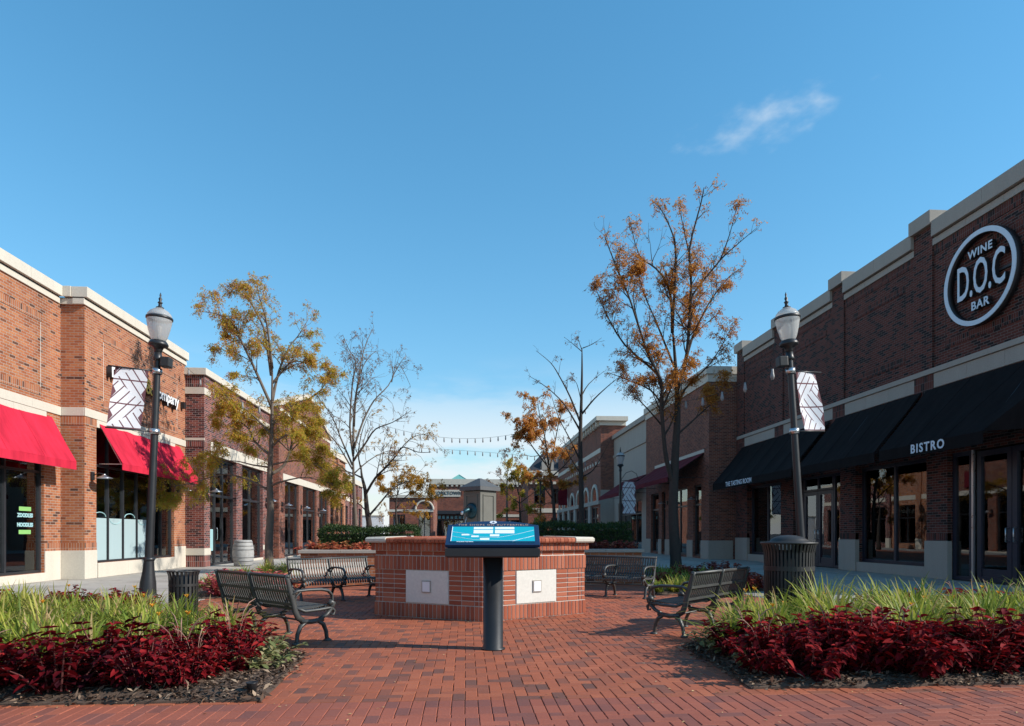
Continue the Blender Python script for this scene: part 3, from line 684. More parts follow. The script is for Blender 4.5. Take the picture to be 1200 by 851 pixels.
# ================================================================ LEFT SHOP 2: dark red brick piers
L2 = thing('brick_shop', 'dark red brick shop with tall dark windows and stone lintels behind the barrel', 'shop', (-9.25, 28, 0), True)
x2 = -9.25
holes = [(24.92, 27.71, 0.0, 4.05), (28.43, 31.25, 0.10, 4.05)]
m = MB(); wall_grid(m, 'x', x2-.35, x2, 24.37, 32.2, 0, 6.82, holes); m.box(-16, x2-.35, 24.37, 24.62, 0, 6.82); m.build('wall', 'brick_red', L2)
MB().box(-16, x2-.35, 24.7, 32.2, 6.3, 6.4).build('roof_deck', 'asphalt', L2)
MB().box(-9.9, x2-.001, 24.35, 24.37, 6.40, 6.80).box(x2, x2+.014, 24.352, 24.9, 6.40, 6.80).build('soldier_course', 'brick_red_soldier', L2)
MB().box(-9.9, x2+.03, 24.32, 24.37, 6.14, 6.38).box(x2, x2+.03, 24.371, 24.93, 6.14, 6.381).build('band_stone', 'limestone', L2, bevel=.006)
run_stones(L2, 'band_stone', 'limestone', x2, x2+.03, 26.2, 32.2, 6.14, 6.34, 1.3)
MB().box(-9.9, x2, 24.35, 24.37, 4.28, 4.50).box(x2, x2+.014, 24.352, 24.9, 4.281, 4.501).build('soldier_course', 'brick_red_soldier', L2)
MB().box(-9.9, x2+.025, 24.33, 24.37, 4.50, 4.58).build('band_stone', 'limestone', L2)
run_stones(L2, 'lintel_stone', 'limestone', x2, x2+.03, 24.93, 32.2, 4.06, 4.54, 1.2)
MB().box(-9.9, x2+.03, 24.32, 24.37, 0.42, 0.66).box(x2, x2+.03, 24.371, 24.92, 0.42, 0.661).build('band_stone', 'limestone', L2, bevel=.006)
MB().box(-9.9, x2, 24.35, 24.37, 0.0, 0.42).box(x2, x2+.014, 24.352, 24.91, 0.0, 0.419).build('soldier_course', 'brick_red_soldier', L2)
for a, b in ((27.71, 28.43), (31.25, 32.0)): MB().box(x2, x2+.03, a, b, 0.45, 0.66).build('band_stone', 'limestone', L2, bevel=.006)
MB().box(-10.2, x2+.10, 24.26, 24.37, 6.82, 7.06).build('coping_stone', 'limestone', L2, bevel=.006)
run_stones(L2, 'coping_stone', 'limestone', x2-.42, x2+.10, 24.37, 32.2, 6.821, 7.06, 1.3)
dw = window_x(L2, x2-.18, 24.92, 27.71, 0.0, 4.05, 0, (2.62,), ys=[24.92, 25.75, 26.55, 27.71], glass='glass_clear', w=.09)
MB().tube([(x2-.05, 25.7, .95), (x2-.02, 25.7, 1.0), (x2-.02, 25.7, 1.35), (x2-.05, 25.7, 1.4)], .014, 6).build('door_handle', 'steel', dw)
MB().box(x2-.115, x2-.111, 25.05, 25.5, .55, 1.35).build('door_notice', 'poster_teal', dw)
window_x(L2, x2-.18, 28.43, 31.25, 0.10, 4.05, 2, (2.62,), glass='glass_clear', w=.09)
MB().box(x2-.28, x2+.02, 28.43, 31.25, 0, .098).build('sill_stone', 'limestone', L2)
box_interior(L2, -14.5, x2-.36, 24.65, 32.1, 4.2, [(-9.9, 27.2), (-9.9, 30.6), (-11.5, 29)], 'interior_teal')
wall_lamp(L2, x2, 24.62, 2.75, 1); wall_lamp(L2, x2, 31.7, 2.75, 1)
# ================================================================ LEFT SHOP 3: gabled section
L3 = thing('gabled_shop', 'brown red brick gabled shop with pale coping behind the yellow tree', 'shop', (-8.8, 38, 0), True)
x3 = -8.8
m = MB(); holes = [(33.3, 36.0, .05, 3.75), (36.9, 40.26, .05, 3.75), (40.96, 43.7, .05, 3.75)]
wall_grid(m, 'x', x3-.35, x3, 32.22, 44.3, 0, 7.2, holes); m.box(-16, x3-.35, 32.22, 32.5, 0, 7.2); m.box(-16, x3-.35, 44.0, 44.3, 0, 7.2)
m.prismx([(32.22, 7.2), (44.3, 7.2), (38.3, 8.75)], x3-.35, x3)
m.build('wall', 'brick_brown', L3)
for a, b in (((32.1, 7.24), (38.3, 8.83)), ((38.3, 8.83), (44.45, 7.24))):
    MB().prismx([a, b, (b[0], b[1]+.22), (a[0], a[1]+.22)], x3-.42, x3+.10).build('coping_stone', 'limestone', L3)
MB().box(-16, x3-.4, 32.5, 44.0, 6.8, 6.9).build('roof_deck', 'asphalt', L3)
run_stones(L3, 'lintel_stone', 'limestone', x3, x3+.03, 32.9, 44.0, 3.76, 4.1, 1.2)
run_stones(L3, 'sill_stone', 'limestone', x3-.1, x3+.04, 33.3, 43.7, 0, .048, 2.5)
run_stones(L3, 'band_stone', 'limestone', x3, x3+.03, 32.3, 44.2, 7.05, 7.2, 1.3)
for a, b in ((33.3, 36.0), (36.9, 40.26), (40.96, 43.7)): window_x(L3, x3-.16, a, b, .05, 3.75, 2, (2.5,), glass='glass_clear', w=.08)
box_interior(L3, -14, x3-.36, 32.6, 43.9, 4.0, [(-9.6, 35.5), (-9.6, 39.7)], 'interior_teal')
for y in (32.7, 36.45, 40.6): wall_lamp(L3, x3, y, 2.6, 1)
MB().box(x3, x3+.15, 41.2, 42.9, 4.3, 5.4).build('sign_board', 'awning_maroon', L3)
# ================================================================ LEFT SHOP 4 and the far row
def row_shop(name, label, x, y0, y1, h, wallmat, sgn, nb, stone='limestone', side0=True, arch=False, depth=7):
    t = thing(name, label, 'shop', (x, (y0+y1)/2, 0), True)
    bw = (y1-y0)/nb; holes = [(y0+i*bw+bw*.2, y0+i*bw+bw*.8, .4, 3.4) for i in range(nb)]
    a, b = sorted((x, x-sgn*.35)); m = MB(); wall_grid(m, 'x', a, b, y0, y1, 0, h, holes)
    a, b = sorted((x-sgn*.35, x-sgn*depth)); m.box(a, b, y0, y0+.3, 0, h); m.box(a, b, y1-.3, y1, 0, h); m.build('wall', wallmat, t)
    a, b = sorted((x-sgn*.4, x-sgn*depth)); MB().box(a, b, y0+.3, y1-.3, h-.4, h-.3).build('roof_deck', 'asphalt', t)
    a, b = sorted((x-sgn*.4, x+sgn*.16)); run_stones(t, 'coping_stone', stone, a, b, y0-.1, y1+.1, h, h+.42, 2.2)
    a, b = sorted((x-sgn*.45, x-sgn*depth)); MB().box(a, b, y0-.1, y0+.4, h, h+.42).build('coping_stone', stone, t)
    a, b = sorted((x, x+sgn*.04)); run_stones(t, 'band_stone', stone, a, b, y0, y1, 3.8, 4.15, 2.0)
    for i in range(nb):
        ya = y0+i*bw
        a, b = sorted((x, x+sgn*.12)); MB().box(a, b, ya, ya+bw*.16, 0, h-.02).build('pilaster', wallmat, t)
        a, b = sorted((x, x+sgn*.15)); MB().box(a, b, ya-.02, ya+bw*.16+.02, 0.001, .8).build('plinth_stone', stone, t)
        window_x(t, x-sgn*.15, ya+bw*.2, ya+bw*.8, .4, 3.4, 2, (2.4,), glass='glass_clear', w=.08)
    a, b = sorted((x-sgn*.4, x-sgn*4)); m = MB(); m.box(min(x-sgn*4, x-sgn*4.1), max(x-sgn*4, x-sgn*4.1), y0+.3, y1-.3, 0, 3.6); m.box(a, b, y0+.3, y1-.3, 3.5, 3.6); m.build('interior_room', 'interior', t)
    return t
L4 = row_shop('brick_shop', 'orange brick shop with pale cornice beyond the gabled shop', -9.1, 44.35, 51.5, 6.5, 'brick_orange', 1, 2)
L5 = row_shop('brick_shop', 'dull red brick shop in the shade beyond the orange brick shop', -9.5, 52.2, 62.5, 5.4, 'brick_red', 1, 3)
def front_block(name, label, x0, x1, y, depth, h, wallmat, openings, stone='limestone', cat='building', cop=.45):
    """a building whose front faces the camera: openings are (x0,x1,z0,z1,panes,transoms)"""
    t = thing(name, label, cat, ((x0+x1)/2, y, 0), True)
    m = MB(); wall_grid(m, 'y', y, y+.4, x0, x1, 0, h, [o[:4] for o in openings]); m.box(x0, x0+.3, y+.4, y+depth, 0, h); m.box(x1-.3, x1, y+.4, y+depth, 0, h); m.box(x0+.3, x1-.3, y+depth-.3, y+depth, 0, h)
    m.build('wall', wallmat, t); MB().box(x0+.3, x1-.3, y+.4, y+depth-.3, h-.5, h-.4).build('roof_deck', 'asphalt', t)
    run_stones(t, 'coping_stone', stone, x0-.15, x1+.15, y-.2, y+.5, h, h+cop, 3.0, along='x')
    MB().box(x0+.4, x1-.4, y+3, y+3.1, 0, h-.6).build('interior_room', 'interior', t)
    for (a, b, za, zb, n) in openings:
        w = .1; f = MB(); f.box(a, b, y+.1, y+.2, za, za+w); f.box(a, b, y+.1, y+.2, zb-w, zb)
        for i in range(n+1):
            xx = a+(b-a-w)*i/n; f.box(xx, xx+w, y+.101, y+.199, za+w, zb-w)
        o = f.build('window', 'frame_dark', t)
        for i in range(n): MB().box(a+(b-a)*i/n+.05, a+(b-a)*(i+1)/n-.05, y+.145, y+.155, za+.05, zb-.05).build('pane', 'glass_clear', o)
    return t
# ================================================================ FAR END OF THE STREET
ww = thing('white_wall', 'plain white rendered wall block beside the far brick shops', 'wall', (-9.2, 66, 0), True)
MB().box(-10.6, -7.95, 66, 66.4, 0, 2.85).build('panel', 'white_paint', ww); MB().box(-10.7, -7.9, 65.95, 66.45, 2.85, 2.97).build('coping', 'limestone', ww)
MB().box(-10.61, -7.94, 65.98, 66.0, 0, .3).build('plinth', 'concrete', ww)
L6 = front_block('brick_shop', 'low brick corner shop with arched entrance left of the far hall', -8.1, -3.4, 72, 10, 5.0, 'brick_brown', [(-7.7, -6.4, .3, 3.2, 2), (-5.0, -3.7, .1, 3.6, 2)], cat='shop', cop=.3)
MB().box(-8.1, -3.4, 71.95, 72, 3.5, 3.75).build('band_stone', 'limestone', L6)
m = MB(); pts = [(-4.35+.95*math.cos(R(a)), 71.95, 3.75+.95*math.sin(R(a))) for a in range(0, 181, 15)]; m.tube(pts, .1, 6); m.build('arch_stone', 'limestone', L6)

CB = front_block('brick_hall', 'wide far brick hall with pale sign stone and black canopy', -4.55, 12, 90, 14, 7.75, 'brick_brown', [(-3.7, -0.2, .2, 3.0, 5), (1.2, 4.0, .3, 3.0, 3), (5.5, 9.5, .3, 3.0, 4)], cop=.75)
run_stones(CB, 'sign_stone', 'limestone', -4.2, -.6, 89.93, 90, 6.12, 7.05, 3.6, along='x')
put('sign_lettering', text_mesh('YORKTOWN', .62, .03, 'letter_side', .012, 1.05), CB, (-2.3, 89.92, 6.58), (R(90), 0, 0))
m = MB()
for i in range(26): m.box(-4.4+i*.63, -4.1+i*.63, 89.85, 90, 7.5, 7.745)
m.build('dentil_course', 'limestone', CB, kind='stuff')
MB().box(-4.0, 0.6, 88.6, 90, 3.75, 4.2).build('canopy', 'frame_dark', CB)
for i in range(7): MB().box(-3.6+i*.55, -3.25+i*.55, 89.9, 89.99, 3.15, 3.55).build('transom_light', 'poster_teal', CB)

run_stones(CB, 'band_stone', 'limestone', 1.0, 12, 89.94, 90, 3.4, 3.75, 3, along='x')
rt = thing('roof_lantern', 'green copper pyramid roof lantern above the far brick hall', 'lantern', (-.9, 100, 0), True)
MB().box(-2.2, .4, 98.7, 101.3, 7.4, 8.75).build('drum', 'limestone', rt)
MB().add([(-2.6, 98.3, 8.75), (.8, 98.3, 8.75), (.8, 101.7, 8.75), (-2.6, 101.7, 8.75), (-.9, 100, 9.95)], [(0, 1, 4), (1, 2, 4), (2, 3, 4), (3, 0, 4), (3, 2, 1, 0)]).build('pyramid_roof', 'copper_roof', rt)
for q in ((-2.6, 98.3), (.8, 98.3)): MB().tube([(q[0], q[1], 8.76), (-.9, 100, 9.97)], .06, 5).build('hip_rib', 'copper_roof', rt)
# corner block with a dark mansard roof
R4 = front_block('mansard_block', 'brick corner block with dark mansard roof behind the orange trees', 7.3, 20, 77, 10, 7.9, 'brick_brown', [(8.0, 9.4, .3, 3.0, 2), (10, 11.6, .3, 3.0, 2), (8.0, 9.3, 4.6, 6.4, 2), (10, 11.4, 4.6, 6.4, 2)], cop=.55)
m = MB(); m.add([(7.2, 76.9, 8.45), (20, 76.9, 8.45), (20, 87, 8.45), (7.2, 87, 8.45), (9.2, 78.6, 10.75), (20, 78.6, 10.75), (20, 85.4, 10.75), (9.2, 85.4, 10.75)], [(0, 1, 5, 4), (1, 2, 6, 5), (2, 3, 7, 6), (3, 0, 4, 7), (4, 5, 6, 7)]); mr = m.build('mansard_roof', 'slate_roof', R4)
for xx in (9.6, 11.8):
    m = MB(); m.prismy([(xx-.7, 8.5), (xx+.7, 8.5), (xx+.7, 9.4), (xx+.5, 9.8), (xx, 10.0), (xx-.5, 9.8), (xx-.7, 9.4)], 77.0, 79.5); m.build('dormer', 'limestone_grey', mr)
m = MB()
for i in range(18): m.box(7.4+i*.7, 7.75+i*.7, 76.7, 77, 6.9, 7.2)
m.build('dentil_course', 'limestone', R4, kind='stuff')
run_stones(R4, 'band_stone', 'limestone', 7.3, 20, 76.94, 77, 3.6, 4.1, 3, along='x')
# ================================================================ RIGHT SHOP 1: dark brick wine bar
R1 = thing('wine_bar', 'dark brick wine bar with black awnings and round white sign', 'shop', (12.5, 19, 0), True)
xr = 12.5; y0r, y1r = 11.0, 29.75
holes = [(25.42, 28.52, .30, 3.25), (21.26, 24.38, 0.0, 3.25), (17.12, 20.35, .30, 3.25), (12.0, 16.3, 0.0, 3.25)]
m = MB(); wall_grid(m, 'x', xr, xr+.35, y0r, y1r, 0, 8.88, holes); m.box(xr+.35, 20, y1r-.3, y1r, 0, 8.88); m.box(xr+.35, 20, y0r, y0r+.3, 0, 8.88); m.box(19.7, 20, y0r+.3, y1r-.3, 0, 8.88)
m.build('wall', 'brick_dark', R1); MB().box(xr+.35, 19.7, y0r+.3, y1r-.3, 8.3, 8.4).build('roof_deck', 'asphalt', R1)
pil = [(12.65, 13.4), (16.95, 17.68), (21.12, 21.80), (25.35, 26.05), (29.0, 29.75)]
prev = y0r
for a, b in pil:
    MB().box(xr-.05, xr, a, b, 5.62, 8.9).box(xr-.05, xr+.3, a+.002, b-.002, 8.9, 9.44).build('pilaster', 'brick_dark', R1)
    MB().box(xr-.17, xr+.4, a-.06, b+.06, 9.441, 9.82).build('coping_stone', 'limestone_grey', R1, bevel=.006)
    run_stones(R1, 'cornice_stone', 'limestone_grey', xr-.05, xr+.3, prev, a-.003, 8.88, 9.06, 1.2)
    MB().box(xr-.03, xr+.28, prev, a-.004, 9.06, 9.09).build('cornice_joint', 'sealant', R1)
    run_stones(R1, 'coping_stone', 'limestone_grey', xr-.14, xr+.33, prev, a-.065, 9.09, 9.5, 1.4)
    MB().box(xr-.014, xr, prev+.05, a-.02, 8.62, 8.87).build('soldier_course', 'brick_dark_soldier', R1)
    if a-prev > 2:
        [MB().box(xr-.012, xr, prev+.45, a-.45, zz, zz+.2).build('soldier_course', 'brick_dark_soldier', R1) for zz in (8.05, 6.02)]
        for yy in (prev+.42, a-.44): MB().box(xr-.004, xr, yy, yy+.014, 6.02, 8.25).build('control_joint', 'sealant', R1)
    prev = b+.003
run_stones(R1, 'band_stone', 'limestone_grey', xr-.075, xr, y0r, y1r, 5.47, 5.61, 1.3)
prev = y0r
for a, b in pil:
    run_stones(R1, 'lintel_stone', 'limestone_grey', xr-.03, xr, prev, a-.02, 5.08, 5.46, 1.1)
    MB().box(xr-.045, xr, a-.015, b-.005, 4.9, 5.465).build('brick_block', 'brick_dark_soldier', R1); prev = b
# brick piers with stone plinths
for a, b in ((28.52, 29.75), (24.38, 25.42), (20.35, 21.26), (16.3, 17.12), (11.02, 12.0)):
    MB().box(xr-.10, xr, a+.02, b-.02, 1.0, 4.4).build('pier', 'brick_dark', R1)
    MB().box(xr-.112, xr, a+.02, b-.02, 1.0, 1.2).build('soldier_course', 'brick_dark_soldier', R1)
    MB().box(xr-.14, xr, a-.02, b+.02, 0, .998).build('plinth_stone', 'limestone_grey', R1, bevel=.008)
for a, b in ((25.44, 28.5), (17.14, 20.33)): MB().box(xr-.10, xr+.25, a, b, 0, .295).build('sill_stone', 'limestone_grey', R1, bevel=.008)
for a, b in ((25.42, 28.52), (17.12, 20.35)): window_x(R1, xr+.16, a, b, .30, 3.25, 2, (), 'frame_navy', w=.09)
def door_x(parent, xg, ya, yb, z1, handle_y, fr='frame_navy'):
    o = window_x(parent, xg, ya, yb, .02, z1, 1, (), fr, w=.13, name='door')
    MB().box(xg-.03, xg+.03, ya+.13, yb-.13, .15, .34).build('kick_rail', fr, o)
    MB().tube([(xg-.05, handle_y, 1.0), (xg-.11, handle_y, 1.0), (xg-.11, handle_y, 1.32), (xg-.05, handle_y, 1.32)], .014, 6).build('door_handle', 'steel', o, True)
    return o
window_x(R1, xr+.16, 21.28, 22.0, .02, 3.25, 1, (), 'frame_navy', w=.08); door_x(R1, xr+.16, 22.02, 23.0, 2.7, 22.9); door_x(R1, xr+.16, 23.02, 24.0, 2.7, 23.12)
window_x(R1, xr+.16, 22.02, 24.0, 2.72, 3.25, 2, (), 'frame_navy', w=.07); window_x(R1, xr+.16, 24.02, 24.37, .02, 3.25, 1, (), 'frame_navy', w=.06)
window_x(R1, xr+.06, 15.62, 16.28, .02, 3.25, 1, (), 'frame_navy', w=.1); MB().box(xr-.06, xr, 15.5, 15.56, 0, 3.25).build('door_edge_trim', 'steel', R1)
door_x(R1, xr+.06, 14.43, 15.46, 3.2, 14.53); door_x(R1, xr+.06, 13.38, 14.41, 3.2, 14.31); window_x(R1, xr+.06, 12.02, 13.36, .02, 3.25, 1, (), 'frame_navy', w=.1)
box_interior(R1, 12.9, 18, 11.4, 29.4, 3.6)
for k, y in enumerate((17.9, 19.4, 26.4, 27.6)):       # tables just inside the glass
    MB().lathe([(.25, 0.02), (.25, .05), (.04, .08), (.04, .72), (.4, .73), (.4, .77)], 16, (13.7, y, 0)).build('interior_table', 'interior', R1, True)
awning(R1, xr-.06, -1, 21.95, 29.15, 5.05, 3.40, 1.35, .28, 'awning_black')
awning(R1, xr-.06, -1, 17.35, 21.55, 5.05, 3.40, 1.35, .28, 'awning_black')
awning(R1, xr-.06, -1, 13.55, 17.15, 5.05, 3.40, 1.35, .28, 'awning_black', hip0=1.3)
xv = xr-.06-1.35-.004
put('sign_lettering', text_mesh('THE TASTING ROOM', .27, .003, 'sign_blue_white', .004, 1.0), R1, (xv-.001, 26.4, 3.27), (R(90), 0, R(-90)))
put('sign_lettering', text_mesh('BISTRO', .30, .003, 'sign_blue_white', .008, 1.25), R1, (xv-.001, 15.28, 3.28), (R(90), 0, R(-90)))
# round sign
sy, sz, sr = 15.17, 7.36, 1.13
sg = thing('round_sign', 'round white ring sign with raised letters on the dark brick wall', 'sign', (xr, sy, sz), True)
def ring(x0, x1, r0, r1, n=64):
    m = MB(); v = []; f = []
    for i in range(n):
        a = 2*math.pi*i/n
        for x, r in ((x0, r0), (x0, r1), (x1, r1), (x1, r0)): v.append((x, sy+r*math.cos(a), sz+r*math.sin(a)))
    for i in range(n):
        j = (i+1) % n
        for k in range(4): q = (k+1) % 4; f.append((i*4+k, i*4+q, j*4+q, j*4+k))
    return m.add(v, f)
ring(xr-.20, xr-.05, sr-.12, sr).build('ring_return', 'letter_side', sg, True); ring(xr-.215, xr-.201, sr-.118, sr-.002).build('ring_face', 'sign_blue_white', sg)
m = MB()
for k in range(4): a = R(45+90*k); m.tube([(xr-.06, sy+(sr-.07)*math.cos(a), sz+(sr-.07)*math.sin(a)), (xr, sy+(sr-.07)*math.cos(a), sz+(sr-.07)*math.sin(a))], .02, 6)
m.build('standoffs', 'steel', sg)
def sgtext(body, z, size, wt, sp=1.0, xs=1.0):
    o = put('letters', text_mesh(body, size, .05, 'letter_side', wt, sp), sg, (xr-.10, sy, sz+z), (R(90), 0, R(-90))); o.scale = (xs, 1, 1)
    f = put('letter_faces', text_mesh(body, size, .004, 'sign_blue_white', wt-.002, sp), o); f.location = (0, 0, .055)
    m = MB(); m.box(xr-.05, xr, sy-.5*len(body)*size*.3, sy+.5*len(body)*size*.3, sz+z-.03, sz+z+.03); m.build('mounting_rail', 'letter_side', sg)
sgtext('WINE', .64, .27, .008, 1.15); sgtext('D.O.C', 0.0, 1.20, .012, .95, .49); sgtext('BAR', -.64, .29, .008, 1.1)
# ================================================================ RIGHT SHOP 2: brown brick, maroon awnings
R2 = thing('brick_shop', 'brown brick shop with maroon awning beyond the dark brick wine bar', 'shop', (11.23, 35, 0), True)
x2r = 11.23; cols = [(30.0, 31.0), (32.18, 33.0), (35.9, 36.7), (37.4, 38.0), (39.6, 40.7)]
holes = [(cols[i][1], cols[i+1][0], .10, 3.55) for i in range(4)]
m = MB(); wall_grid(m, 'x', x2r, x2r+.35, 30.0, 40.7, 0, 8.2, holes); m.box(x2r+.35, 20, 30.0, 30.3, 0, 8.2); m.build('wall', 'brick_brown', R2)
MB().box(x2r+.35, 20, 30.3, 40.7, 7.6, 7.7).build('roof_deck', 'asphalt', R2)
run_stones(R2, 'cornice_stone', 'limestone', x2r-.06, x2r+.3, 30.0, 40.7, 8.2, 8.55, 1.6); run_stones(R2, 'coping_stone', 'limestone', x2r-.16, x2r+.4, 29.9, 40.7, 8.551, 8.9, 1.6)
MB().box(x2r+.301, 14, 29.94, 30.3, 8.2, 8.55).build('cornice_stone', 'limestone', R2); MB().box(x2r+.401, 14, 29.9, 30.3, 8.551, 8.9).build('coping_stone', 'limestone', R2)
for a, b in cols: MB().box(x2r-.05, x2r, a+.01, b-.01, 0, .86).build('plinth_stone', 'limestone_grey', R2, bevel=.008)
MB().box(x2r-.049, 12.35, 29.95, 30.0, 0, .859).build('plinth_stone', 'limestone_grey', R2, bevel=.008)
for a, b, c_, d_ in holes: window_x(R2, x2r+.16, a, b, c_, d_, 2 if b-a > 1.7 else 1, (2.6,), glass='glass', w=.08)
box_interior(R2, 11.7, 16, 30.4, 40.5, 3.8)
awning(R2, x2r, -1, 30.65, 38.6, 5.0, 3.85, 1.75, .22, 'awning_maroon')
MB().box(x2r-.04, x2r, 30.6, 38.7, 5.0, 5.16).build('awning_trim', 'limestone', R2)
for y in (31.5, 36.3): wall_lamp(R2, x2r, y, 2.9, -1)
R2b = thing('stone_front', 'pale grey stone shop front with maroon awning next to brown brick shop', 'shop', (11.3, 45, 0), True)
m = MB(); wall_grid(m, 'x', 11.3, 11.65, 40.71, 50, 0, 8.3, [(42, 48.5, .1, 3.4)]); m.build('wall', 'limestone_grey', R2b)
run_stones(R2b, 'coping_stone', 'limestone_grey', 11.14, 11.7, 40.71, 50, 8.3, 8.62, 1.6); run_stones(R2b, 'band_stone', 'limestone_grey', 11.22, 11.3, 40.75, 50, 6.9, 7.1, 1.5)
window_x(R2b, 11.45, 42, 48.5, .1, 3.4, 4, (2.5,), w=.08); MB().box(11.7, 20, 40.71, 50, 7.7, 7.8).build('roof_deck', 'asphalt', R2b)
MB().box(15, 15.1, 40.8, 49.9, 0, 3.6).box(11.7, 15, 40.8, 49.9, 3.5, 3.6).build('interior_room', 'interior', R2b)
awning(R2b, 11.3, -1, 40.9, 47.2, 4.9, 3.75, 1.75, .22, 'awning_maroon')
# ================================================================ RIGHT SHOP 3: arcaded red brick with heavy cornice
R3 = thing('arcaded_shop', 'red brick shop with heavy pale cornice and round arches beyond stone front', 'shop', (10.29, 60, 0), True)
x5 = 10.29; nb = 6; bw = (73-50.9)/nb
m = MB(); wall_grid(m, 'x', x5, x5+.4, 50.01, 73, 0, 9.4, [(50.9+i*bw, 50.9+i*bw+bw*.72, .1, 3.3) for i in range(nb)]); m.box(x5+.4, 20, 50.01, 50.3, 0, 9.4); m.box(x5+.4, 20, 72.7, 73, 0, 9.4); m.build('wall', 'brick_brown', R3)
MB().box(x5+.4, 20, 50.3, 72.7, 8.6, 8.7).build('roof_deck', 'asphalt', R3)
MB().box(x5-.02, 12, 49.98, 50.01, 0, 4.5).build('plinth_stone', 'limestone_grey', R3)
run_stones(R3, 'cornice_stone', 'limestone', x5-.12, x5+.3, 49.9, 73, 9.4, 9.72, 2.2); run_stones(R3, 'coping_stone', 'limestone', x5-.42, x5+.4, 49.6, 73.2, 9.721, 10.05, 2.2)
MB().box(x5+.301, 12.2, 49.89, 50.3, 9.4, 9.72).build('cornice_stone', 'limestone', R3); MB().box(x5+.401, 12.3, 49.6, 50.3, 9.721, 10.05).build('coping_stone', 'limestone', R3)
for i in range(22): MB().box(x5-.34, x5, 50.2+i*1.05, 50.45+i*1.05, 9.35, 9.70).build('bracket', 'limestone', R3)
run_stones(R3, 'band_stone', 'limestone', x5-.05, x5, 50.05, 73, 7.35, 7.70, 2.2)
for i in range(20): MB().box(x5-.06, x5, 50.4+i*1.13, 50.75+i*1.13, 6.55, 6.8).build('corbel', 'limestone', R3)
for i in range(nb):
    a = 50.9+i*bw; b = a+bw*.72; cy = (a+b)/2; r = (b-a)/2
    m = MB(); prof = [(cy+r*math.cos(R(q)), 3.75+r*math.sin(R(q))) for q in range(0, 181, 12)]; prof2 = [(cy+(r-.22)*math.cos(R(q)), 3.75+(r-.22)*math.sin(R(q))) for q in range(0, 181, 12)]
    for k in range(len(prof)-1): m.prismx([prof[k], prof[k+1], prof2[k+1], prof2[k]], x5-.10, x5+.02)
    m.build('arch_stone', 'limestone', R3); MB().prismx(prof2, x5-.03, x5-.001).build('fanlight', 'glass', R3)
    window_x(R3, x5+.12, a, b, .1, 3.3, 2, (2.4,), glass='glass', w=.1); MB().box(x5-.14, x5, b+.05, b+bw*.28-.05, 0, 3.4).build('pilaster', 'limestone_grey', R3)
run_stones(R3, 'band_stone', 'limestone_grey', x5-.16, x5, 50.05, 73, 3.42, 3.74, 2.2)
MB().box(14.5, 14.6, 50.4, 72.6, 0, 3.6).box(x5+.4, 14.5, 50.4, 72.6, 3.5, 3.6).build('interior_room', 'interior', R3)
sb = put('sign_board', MB().box(9.3, 10.2, 66.0, 66.1, 4.0, 6.2).mesh('sign_board', 'awning_maroon'), R3)
# ================================================================ LOW BRICK PLANTERS WITH HEDGES
def hedge_leaves(x0, x1, y0, y1, z0, z1, n):
    P = []; U = []
    for _ in range(n):
        s = random.random(); x, y, z = random.uniform(x0, x1), random.uniform(y0, y1), random.uniform(z0, z1)
        if s < .38: z = z1+random.gauss(0, .03); nr = (0, 0, 1)
        elif s < .75: y = y0+random.gauss(0, .03); nr = (0, -1, .3)
        elif s < .87: x = x0+random.gauss(0, .03); nr = (-1, 0, .3)
        else: x = x1+random.gauss(0, .03); nr = (1, 0, .3)
        e = .10*(math.sin(x*3.1)+math.sin(x*7.3+y*4))*.4
        P.append((x, y, z+(e if z > z1-.12 else 0))); U.append(nr)
    D = rng.normal(size=(n, 3))+np.array(U)*.8; D[:, 2] += .4; U = np.array(U)+rng.normal(size=(n, 3))*.6
    return leaf_mesh('foliage', P, D, U, rng.uniform(.035, .07, n), rng.uniform(.018, .035, n), 'leaf_hedge', rng.random(n), .2, False)
def planter(label, x0, x1, y0, y1, h, hx0, hx1, hy0, hy1, hz, hl):
    t = thing('brick_planter', label, 'planter', ((x0+x1)/2, y0, 0), True)
    m = MB(); m.box(x0, x1, y0, y0+.3, -.05, h); m.box(x0, x0+.3, y0+.3, y1, -.05, h); m.box(x1-.3, x1, y0+.3, y1, -.05, h); m.box(x0+.3, x1-.3, y1-.3, y1, -.05, h); m.build('wall', 'brick_orange', t)
    run_stones(t, 'cap_stone', 'limestone_grey', x0-.05, x1+.05, y0-.05, y0+.33, h, h+.075, .9, along='x'); run_stones(t, 'cap_stone', 'limestone_grey', x0-.05, x0+.33, y0+.335, y1+.05, h, h+.075, .9); run_stones(t, 'cap_stone', 'limestone_grey', x1-.33, x1+.05, y0+.335, y1+.05, h, h+.075, .9)
    MB().box(x0+.3, x1-.3, y0+.3, y1-.3, 0, h-.06).build('soil_fill', 'soil', t)
    g = thing('clipped_hedge', hl, 'hedge', ((hx0+hx1)/2, hy0, h-.06), True)
    MB().box(hx0+.12, hx1-.12, hy0+.12, hy1-.12, h-.06, hz-.12).build('branches', 'bark_dark', g)
    put('foliage', hedge_leaves(hx0, hx1, hy0, hy1, h-.1, hz, 15000), g, kind='stuff')
planter('low brick planter with grey stone cap behind the benches facing the barrel', -3.75, -1.0, 15.5, 21, .74, -3.7, -1.3, 17.2, 19.2, 1.30, 'dark green clipped hedge in the planter under bare grey tree')
planter('low brick planter with grey stone cap near maroon awning shop', 1.5, 4.18, 15.5, 21, .75, 1.8, 4.4, 17.4, 19.4, 1.40, 'dark green clipped hedge in planter with rust red coleus')
